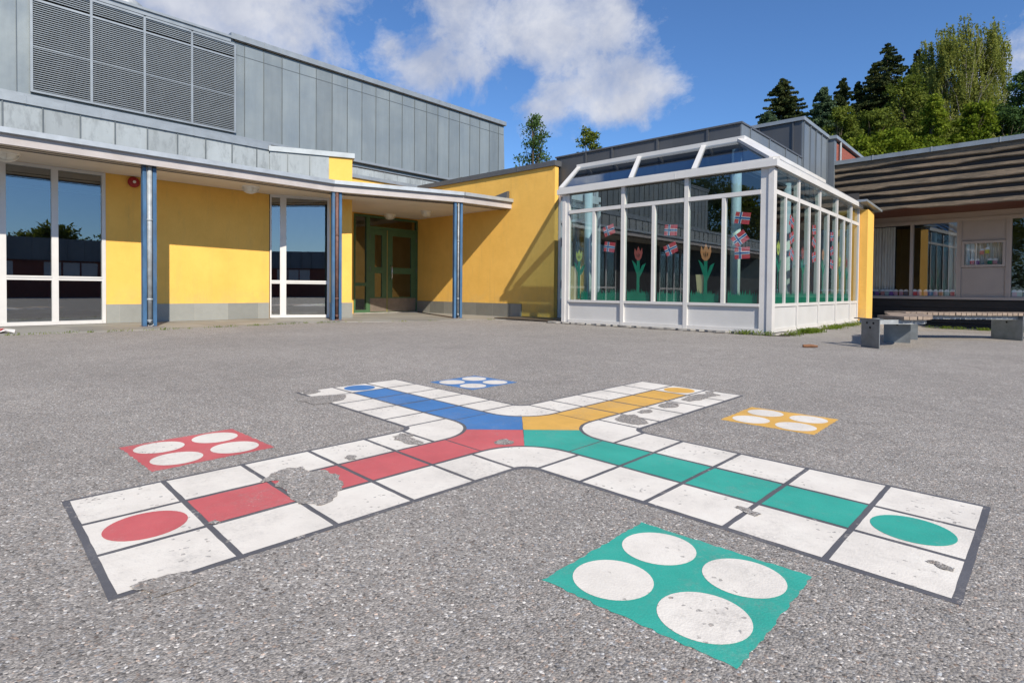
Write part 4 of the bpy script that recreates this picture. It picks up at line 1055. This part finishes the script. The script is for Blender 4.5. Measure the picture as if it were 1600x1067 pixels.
tuft_field('grass', sp, 'low grass growing in the joint between paving and asphalt', .012, .045)
sp = []
for x, n in ((-3.45, 16), (-3.3, 26), (-3.15, 14), (-2.98, 30), (-7.2, 20)): sp.append((x, FY - .1 if x > -5 else 10.1, n * 2, .05))
for y, n in ((9.25, 60), (9.6, 50), (10.1, 220), (10.35, 260), (10.6, 120), (11.5, 90), (11.9, 160), (12.3, 60), (12.9, 120), (13.5, 90), (14.1, 60)): sp.append((RX + .22, y, n, .075))
for q in range(60): x = rnd.uniform(-1.9, 1.5); p = tl(x + .2, -.6); sp.append((p[0], p[1], 14, .05))
tuft_field('weeds', sp, 'green weeds growing along the broken foot of the conservatory', .02, .085)

# ------------------------------------------------------------------ trees
CAMYAW = .74336
def place(px, depth):
    """ground point at the given bearing (photo column) and distance ahead"""
    lat = (px - 800) / 886.6 * depth
    c_, s_ = math.cos(CAMYAW), math.sin(CAMYAW)
    return (c_ * lat - s_ * depth, s_ * lat + c_ * depth)
def mesh_np(name, verts, quads, mats, midx, parent):
    me = bpy.data.meshes.new(name); n = len(verts); f = len(quads)
    me.vertices.add(n); me.vertices.foreach_set('co', np.asarray(verts, np.float32).ravel())
    me.loops.add(f * 4); me.loops.foreach_set('vertex_index', np.asarray(quads, np.int32).ravel())
    me.polygons.add(f); me.polygons.foreach_set('loop_start', np.arange(f, dtype=np.int32) * 4); me.polygons.foreach_set('loop_total', np.full(f, 4, np.int32))
    for m_ in mats: me.materials.append(MATS[m_])
    if midx is not None: me.polygons.foreach_set('material_index', np.asarray(midx, np.int32))
    me.update(); me.validate()
    o = bpy.data.objects.new(name, me); COL.objects.link(o); o.parent = parent; return o
def leaves(centres, size, rg, droop=0.0, flat=0.0, elong=1.0):
    n = len(centres)
    u = rg.normal(size=(n, 3)); u[:, 2] -= droop * 2; u /= np.linalg.norm(u, axis=1)[:, None]
    v = rg.normal(size=(n, 3)); v -= (v * u).sum(1)[:, None] * u; v /= np.linalg.norm(v, axis=1)[:, None]
    s = size * rg.uniform(.6, 1.3, n)[:, None]
    a = u * s * elong; b_ = v * s * .55
    vs = np.stack([centres - a, centres + b_ - a * .1, centres + a, centres - b_ + a * .1], 1).reshape(-1, 3)
    return vs, np.arange(n * 4).reshape(n, 4)
def broad_tree(name, px, depth, top_h, half, crown_h, mat, label, group, seed, n=9000, leafs=.13, style='round', bark='bark', base=None, xy=None):
    rg = np.random.default_rng(seed); r_ = random.Random(seed)
    x, y = xy if xy else place(px, depth); z0 = hill_z(x, y) if base is None else base
    H = top_h - z0
    t = thing(name, label, 'tree', group, (x, y, z0))
    lo = H - crown_h
    # skeleton: trunk and limbs
    w = B(); tr = max(.1, H * .012)
    pts = [(r_.uniform(-.1, .1) * i, r_.uniform(-.1, .1) * i, H * .95 * i / 6) for i in range(7)]
    w.tube(pts, [tr * (1 - .85 * i / 6) for i in range(7)], 7)
    clumps = []
    nl = 26 if style != 'weep' else 34
    for i in range(nl):
        hh = lo + crown_h * (i + r_.random()) / nl * .97; f = (hh - lo) / crown_h
        if style == 'round': prof = math.sin(math.pi * min(1, .12 + f * .88)) ** .6 if f < .9 else .45
        elif style == 'weep': prof = (.55 + .45 * math.sin(math.pi * min(1, f * 1.1))) * (1 if f < .75 else (1.25 - f) * 2 * .9)
        else: prof = (1 - f) ** .7 * .9 + .12
        for q in range(2 if style != 'weep' else 3):
            a = r_.uniform(0, 6.28); rr = half * prof * r_.uniform(.45, 1.0)
            ex, ey = rr * math.cos(a), rr * math.sin(a); ez = hh + r_.uniform(-.05, .12) * crown_h * .4
            k = min(6, int(hh / (H * .95) * 6)); bx, by, bz = pts[max(0, k - 1)]
            if q == 0 or style == 'weep': w.tube([(bx, by, min(bz, ez - .3)), ((bx + ex) / 2, (by + ey) / 2, (min(bz, ez - .3) + ez) / 2 + .2), (ex, ey, ez)], [tr * k_ for k_ in ((.35, .22, .08) if style != 'weep' else (.2, .11, .04))], 5, False)
            if style == 'weep':                                      # several leaders side by side
                off_ = (q - 1) * half * (.2 + .42 * min(1, f * 1.3)); top_ = (1.0, 1.08, 1.04)[q]
                ex, ey, ez = ex * .5 + .736 * off_, ey * .5 + .677 * off_, lo + (ez - lo) * top_
                clumps.append((ex, ey, ez, half * r_.uniform(.16, .3) * (1.1 - .45 * f)))
            else:
                clumps.append((ex, ey, ez, half * r_.uniform(.18, .36)))
                clumps.append((ex * .55, ey * .55, ez, half * r_.uniform(.2, .35)))
    w.build('trunk', bark, t, True)
    cl = np.array(clumps); k = rg.integers(0, len(cl), n)
    off = rg.normal(size=(n, 3)); off /= np.linalg.norm(off, axis=1)[:, None]; off *= (rg.random(n) ** .5)[:, None]
    if style == 'weep':
        strands = rg.integers(0, 12, n) + k * 12
        srg = np.random.default_rng(seed + 1); so = srg.normal(size=(len(cl) * 12, 3)) * .55
        off = so[strands] * np.array([1, 1, .5]) + rg.normal(size=(n, 3)) * .07
        drop = rg.random(n) ** 1.0
        c_ = cl[k, :3] + off * cl[k, 3:4]; c_[:, 2] -= drop * (crown_h * .17); c_[:, 0] += drop * .25; c_[:, 1] -= drop * .2
        vs, qs = leaves(c_, leafs, rg, .8, elong=1.3)
    else:
        c_ = cl[k, :3] + off * cl[k, 3:4] * np.array([1, 1, .75]); vs, qs = leaves(c_, leafs, rg)
    mesh_np('crown', vs, qs, [mat], None, t)
    return t
def spruce(px, depth, top_h, half, crown_h, mat, label, seed, n=9000):
    rg = np.random.default_rng(seed); r_ = random.Random(seed)
    x, y = place(px, depth); z0 = hill_z(x, y); H = top_h - z0
    t = thing('spruce_tree', label, 'tree', 'trees on the hill behind the school', (x, y, z0))
    w = B(); w.tube([(0, 0, 0), (0, 0, H * .6), (0, 0, H)], [.22, .12, .02], 7)
    cs = []; lo = H - crown_h; z = H - .15; 
    while z > lo:
        f = (H - z) / crown_h; rad = half * 1.3 * (f ** .75) + .15
        for q in range(7):
            a = r_.uniform(0, 6.28); L2 = rad * r_.uniform(.45, 1.25)
            d = (math.cos(a), math.sin(a)); m_ = max(6, int(n * .011 * L2 / half))
            w.tube([(0, 0, z), (d[0] * L2 * .6, d[1] * L2 * .6, z - L2 * .22), (d[0] * L2, d[1] * L2, z - L2 * .18)], [.035, .02, .008], 4, False)
            s = np.sqrt(rg.random(m_ * 3)); lat = rg.normal(size=m_ * 3) * .16 * L2 * (1.05 - s)
            px_ = d[0] * s * L2 - d[1] * lat; py_ = d[1] * s * L2 + d[0] * lat; pz_ = z - L2 * (.34 * s - .16 * s * s) - rg.random(m_ * 3) * .22
            cs.append(np.stack([px_, py_, pz_], 1))
        z -= crown_h * .026 * (1 + f * .6)
    w.build('trunk', 'bark', t, True)
    c_ = np.concatenate(cs); vs, qs = leaves(c_, .13, rg, .35, elong=1.25); mesh_np('crown', vs, qs, [mat], None, t)
    return t
def hgt(py, depth): return .66 + depth * (455 - py) / 886.6
def hw(pw, depth): return depth * pw / 886.6
GH = 'trees on the hill behind the school'
spruce(1217, 75, hgt(122, 75), hw(44, 75), hw(95, 75), 'leaf_spruce', 'dark spruce standing alone at the left end of the hillside trees, above the conservatory roof', 1)
spruce(1281, 62, hgt(135, 62), hw(30, 62), hw(100, 62), 'leaf_spruce_pale', 'pale bluish green spruce right of the lone dark spruce', 2)
spruce(1311, 72, hgt(121, 72), hw(28, 72), hw(120, 72), 'leaf_spruce', 'brownish spruce with a narrow top, left of the tallest dark spruce', 3)
spruce(1334, 76, hgt(126, 76), hw(24, 76), hw(120, 76), 'leaf_spruce', 'slim spruce squeezed between the brownish one and the tallest dark spruce', 4)
spruce(1379, 74, hgt(67, 74), hw(52, 74), hw(170, 74), 'leaf_spruce', 'tallest dark spruce, left of the big birch', 5, 12000)
spruce(1358, 78, hgt(100, 78), hw(36, 78), hw(130, 78), 'leaf_spruce', 'dark spruce half hidden behind the left flank of the tallest spruce', 8)
spruce(1427, 78, hgt(76, 78), hw(40, 78), hw(170, 78), 'leaf_spruce', 'dark spruce rising between the tallest spruce and the big birch', 6, 11000)
spruce(1196, 66, hgt(172, 66), hw(22, 66), hw(50, 66), 'leaf_spruce_pale', 'young pale spruce peeping over the metal roof below the lone dark spruce', 7, 5000)
for px, dp, ty, wd, ch, mt, st, lab, nl_ in (
    (1500, 62, 38, 52, 215, 'leaf_birch', 'weep', 'big weeping birch with drooping branches, the tallest tree on the right', 36000),
    (1466, 64, 58, 44, 200, 'leaf_birch', 'weep', 'birch forming the left shoulder of the big weeping birch', 30000),
    (1538, 63, 52, 30, 180, 'leaf_birch', 'weep', 'slender birch leaning right of the big weeping birch', 20000),
    (1440, 68, 100, 30, 130, 'leaf_olive', 'weep', 'olive green birch between the dark spruces and the big birch', 18000),
    (1408, 56, 128, 46, 120, 'leaf_olive', 'round', 'broad olive green tree in front of the tallest spruce', 12000),
    (1306, 52, 170, 30, 90, 'leaf_olive', 'round', 'olive green tree just right of the brick wall, below the pale spruce', 8000),
    (1357, 54, 176, 34, 85, 'leaf_olive', 'round', 'yellowish green tree above the middle of the timber eave, below the tallest spruce', 9000),
    (1452, 50, 152, 30, 95, 'leaf_lime', 'cone', 'bright lime green bushy tree at the foot of the big birch, on its left', 11000),
    (1522, 50, 162, 36, 90, 'leaf_lime', 'round', 'bright lime green bushy tree at the foot of the big birch, on its right', 11000),
    (1392, 46, 205, 44, 60, 'leaf_lime', 'round', 'low lime green bush along the timber eave left of centre', 8000),
    (1335, 46, 216, 30, 45, 'leaf_lime', 'round', 'low green bush beside the red brick wall', 6000),
    (1484, 56, 190, 36, 80, 'leaf_olive', 'round', 'olive green bush filling the gap between the two lime green trees', 8000),
    (1600, 54, 106, 42, 130, 'leaf_dark', 'round', 'dark green tree at the right edge of the picture', 12000),
    (1566, 52, 170, 32, 90, 'leaf_dark', 'round', 'dark green bush left of the tree at the right edge', 9000),
    (1648, 54, 120, 45, 130, 'leaf_dark', 'round', 'dark green tree reaching in from beyond the right edge', 9000)):
    broad_tree('birch_tree' if st == 'weep' else 'leafy_tree', px, dp, hgt(ty, dp), hw(wd, dp), hw(ch, dp), mt, lab, GH, px, nl_, .13 if st != 'weep' else .1, st, 'birch_bark' if st == 'weep' else 'bark')
broad_tree('leafy_tree', 833, 42, hgt(182, 42), hw(40, 42), hw(120, 42), 'leaf_dark', 'airy young tree rising behind the right end of the grey hall', 'trees behind the yellow wing', 31, 3200, .10, 'cone', base=-.2)
broad_tree('leafy_tree', 918, 42, hgt(203, 42), hw(25, 42), hw(80, 42), 'leaf_olive', 'small round tree rising behind the roof left of the conservatory', 'trees behind the yellow wing', 32, 3000, .10, 'round', base=-.2)

# what the windows mirror: the far side of the yard behind the camera
ob = thing('opposite_building', 'low dark red brick building with grey metal band, mirrored in the school windows', 'building')
w = B(); w.box(19, 26, -24, 26, 0, 2.2); w.build('wall', 'brick_red', ob)
w = B(); w.box(18.8, 26, -24.2, 26.2, 2.2, 3.5)
for k in range(60): w.box(18.76, 18.8, -24 + .84 * k, -23.97 + .84 * k, 2.2, 3.5)
w.build('parapet', 'zinc_side', ob)
w = B()
for k in range(12):
    for q in range(3): w.box(18.96, 19.0, -22 + 4 * k + q * .9, -21.2 + 4 * k + q * .9, 1.2, 2.1)
w.build('window_band', 'white_frame', ob)
for i, (x, y, h, hf) in enumerate(((34, 14, 6.2, 3), (36, 4, 5.4, 3), (33, -4, 6.4, 3.2), (37, 9, 5.6, 3), (35, 24, 7, 3.5), (-19, -33, 10, 4), (-25, -38, 12, 4.5), (-11, -36, 9, 4))):
    broad_tree('leafy_tree', 0, 0, h, hf, h * .8, ['leaf_dark', 'leaf_olive'][i % 2], f"{['dark', 'olive'][i % 2]} green tree beyond the yard, {ord8[i]} of the row mirrored in the windows", 'trees mirrored in the windows', 60 + i, 7000, .17, 'round', base=0, xy=(x, y))

# ------------------------------------------------------------------ sky, sun, camera
SUN = Vector((2.4, -1.04, 1.96)).normalized()
world = bpy.data.worlds.new('World'); sc.world = world; world.use_nodes = True
nt = world.node_tree; nt.nodes.clear()
wo = nt.nodes.new('ShaderNodeOutputWorld'); bg = nt.nodes.new('ShaderNodeBackground'); nt.links.new(bg.outputs[0], wo.inputs[0])
sky = nt.nodes.new('ShaderNodeTexSky'); sky.sky_type = 'NISHITA'; sky.sun_disc = False
sky.sun_elevation = math.asin(SUN.z); sky.sun_rotation = math.atan2(SUN.x, SUN.y)
sky.air_density = 1.0; sky.dust_density = .35; sky.ozone_density = 5; sky.altitude = 200
tc = nt.nodes.new('ShaderNodeTexCoord')
def direction(px, py):
    p = place(px, 1.0); v = Vector((p[0], p[1], (455 - py) / 886.6)); return v.normalized()
def blob(px, py, rad, soft=1.0, squash=1.0):
    d = direction(px, py)
    sub = nt.nodes.new('ShaderNodeVectorMath'); sub.operation = 'SUBTRACT'; nt.links.new(tc.outputs['Generated'], sub.inputs[0]); sub.inputs[1].default_value = d
    mul = nt.nodes.new('ShaderNodeVectorMath'); mul.operation = 'MULTIPLY'; nt.links.new(sub.outputs[0], mul.inputs[0]); mul.inputs[1].default_value = (1, 1, squash)
    ln = nt.nodes.new('ShaderNodeVectorMath'); ln.operation = 'LENGTH'; nt.links.new(mul.outputs[0], ln.inputs[0])
    return math_(nt, 'SUBTRACT', 1.0, math_(nt, 'DIVIDE', ln.outputs['Value'], rad))
dens = None
for px, py, rad, sq, gain in ((330, -10, .26, 1.3, 1), (470, 60, .13, 1.1, 1), (515, 20, .1, 1, .8), (680, 105, .11, 1.2, 1), (740, 95, .12, 1.2, 1), (800, 50, .13, 1.2, 1), (850, 60, .1, 1.1, .9), (962, 40, .1, .9, 1.1), (972, 105, .095, .9, 1.1), (975, 165, .075, 1.5, 1.1),
                          (605, 80, .06, 1, .9), (850, 170, .075, .9, .65), (925, 10, .08, 1, .8), (1590, 85, .05, 1.6, .3), (250, -90, .35, 1.2, 1), (700, -30, .14, 1, .9), (930, -60, .13, 1.2, 1), (780, -60, .14, 1.2, 1)):
    v = math_(nt, 'MULTIPLY', blob(px, py, rad, 1, sq), gain)
    dens = v if dens is None else math_(nt, 'MAXIMUM', dens, v)
nv = nt.nodes.new('ShaderNodeTexNoise'); nv.inputs['Scale'].default_value = 7.5; nv.inputs['Detail'].default_value = 11; nv.inputs['Roughness'].default_value = .62; nv.inputs['Distortion'].default_value = .2
nt.links.new(tc.outputs['Generated'], nv.inputs['Vector'])
dn = math_(nt, 'ADD', math_(nt, 'MULTIPLY', math_(nt, 'MAXIMUM', dens, -1.2), .55), math_(nt, 'MULTIPLY', math_(nt, 'SUBTRACT', nv.outputs[0], .5), 1.9))
cover = ramp(nt, dn, [(.03, 0), (.15, .3), (.32, .78), (.55, 1)])
cn = nt.nodes.new('ShaderNodeTexNoise'); cn.inputs['Scale'].default_value = 11; cn.inputs['Detail'].default_value = 6
nt.links.new(tc.outputs['Generated'], cn.inputs['Vector'])
ccol = ramp(nt, math_(nt, 'ADD', math_(nt, 'MULTIPLY', cn.outputs[0], .6), math_(nt, 'MULTIPLY', nv.outputs[0], .4)), [(.40, (2.9, 3.25, 4.2)), (.60, (4.6, 4.8, 5.4))])
skyc = mixc(nt, 1.0, sky.outputs[0], (.64, .83, 1.02), 'MULTIPLY')
mixed = mixc(nt, cover, skyc, ccol)
nt.links.new(mixed, bg.inputs['Color']); bg.inputs['Strength'].default_value = .1
sl = bpy.data.lights.new('sun', 'SUN'); sl.energy = 4.0; sl.angle = R(.53); sl.color = (1, .91, .77)
so = bpy.data.objects.new('sun', sl); COL.objects.link(so); so.rotation_euler = SUN.to_track_quat('Z', 'Y').to_euler(); so.location = (20, -10, 30)

cam = bpy.data.cameras.new('camera'); co = bpy.data.objects.new('camera', cam); COL.objects.link(co)
f_, y0_, pitch, roll, yaw = 886.6, 470.05, .01878, .00876, CAMYAW
cp_, sp_ = math.cos(pitch), math.sin(pitch); cy_, sy_ = math.cos(yaw), math.sin(yaw)
Wm = Matrix(((cy_, -sy_, 0), (sy_, cy_, 0), (0, 0, 1)))
fwd = Wm @ Vector((0, cp_, -sp_)); up0 = Wm @ Vector((0, sp_, cp_)); r0_ = Wm @ Vector((1, 0, 0))
rt = r0_ * math.cos(roll) + up0 * math.sin(roll); upv = -r0_ * math.sin(roll) + up0 * math.cos(roll)
M = Matrix(((rt.x, upv.x, -fwd.x, 0), (rt.y, upv.y, -fwd.y, 0), (rt.z, upv.z, -fwd.z, .66), (0, 0, 0, 1)))
co.matrix_world = M
cam.sensor_width = 36; cam.lens = f_ / 1600 * 36; cam.shift_y = -(533.5 - y0_) / 1600
cam.clip_start = .05; cam.clip_end = 2000
sc.camera = co
sc.view_settings.view_transform = 'Standard'; sc.view_settings.look = 'None'; sc.view_settings.gamma = 1; sc.view_settings.exposure = 0.56
sc.cycles.max_bounces = 10; sc.cycles.transparent_max_bounces = 24; sc.cycles.glossy_bounces = 5; sc.cycles.diffuse_bounces = 4
sc.cycles.caustics_reflective = False; sc.cycles.caustics_refractive = False
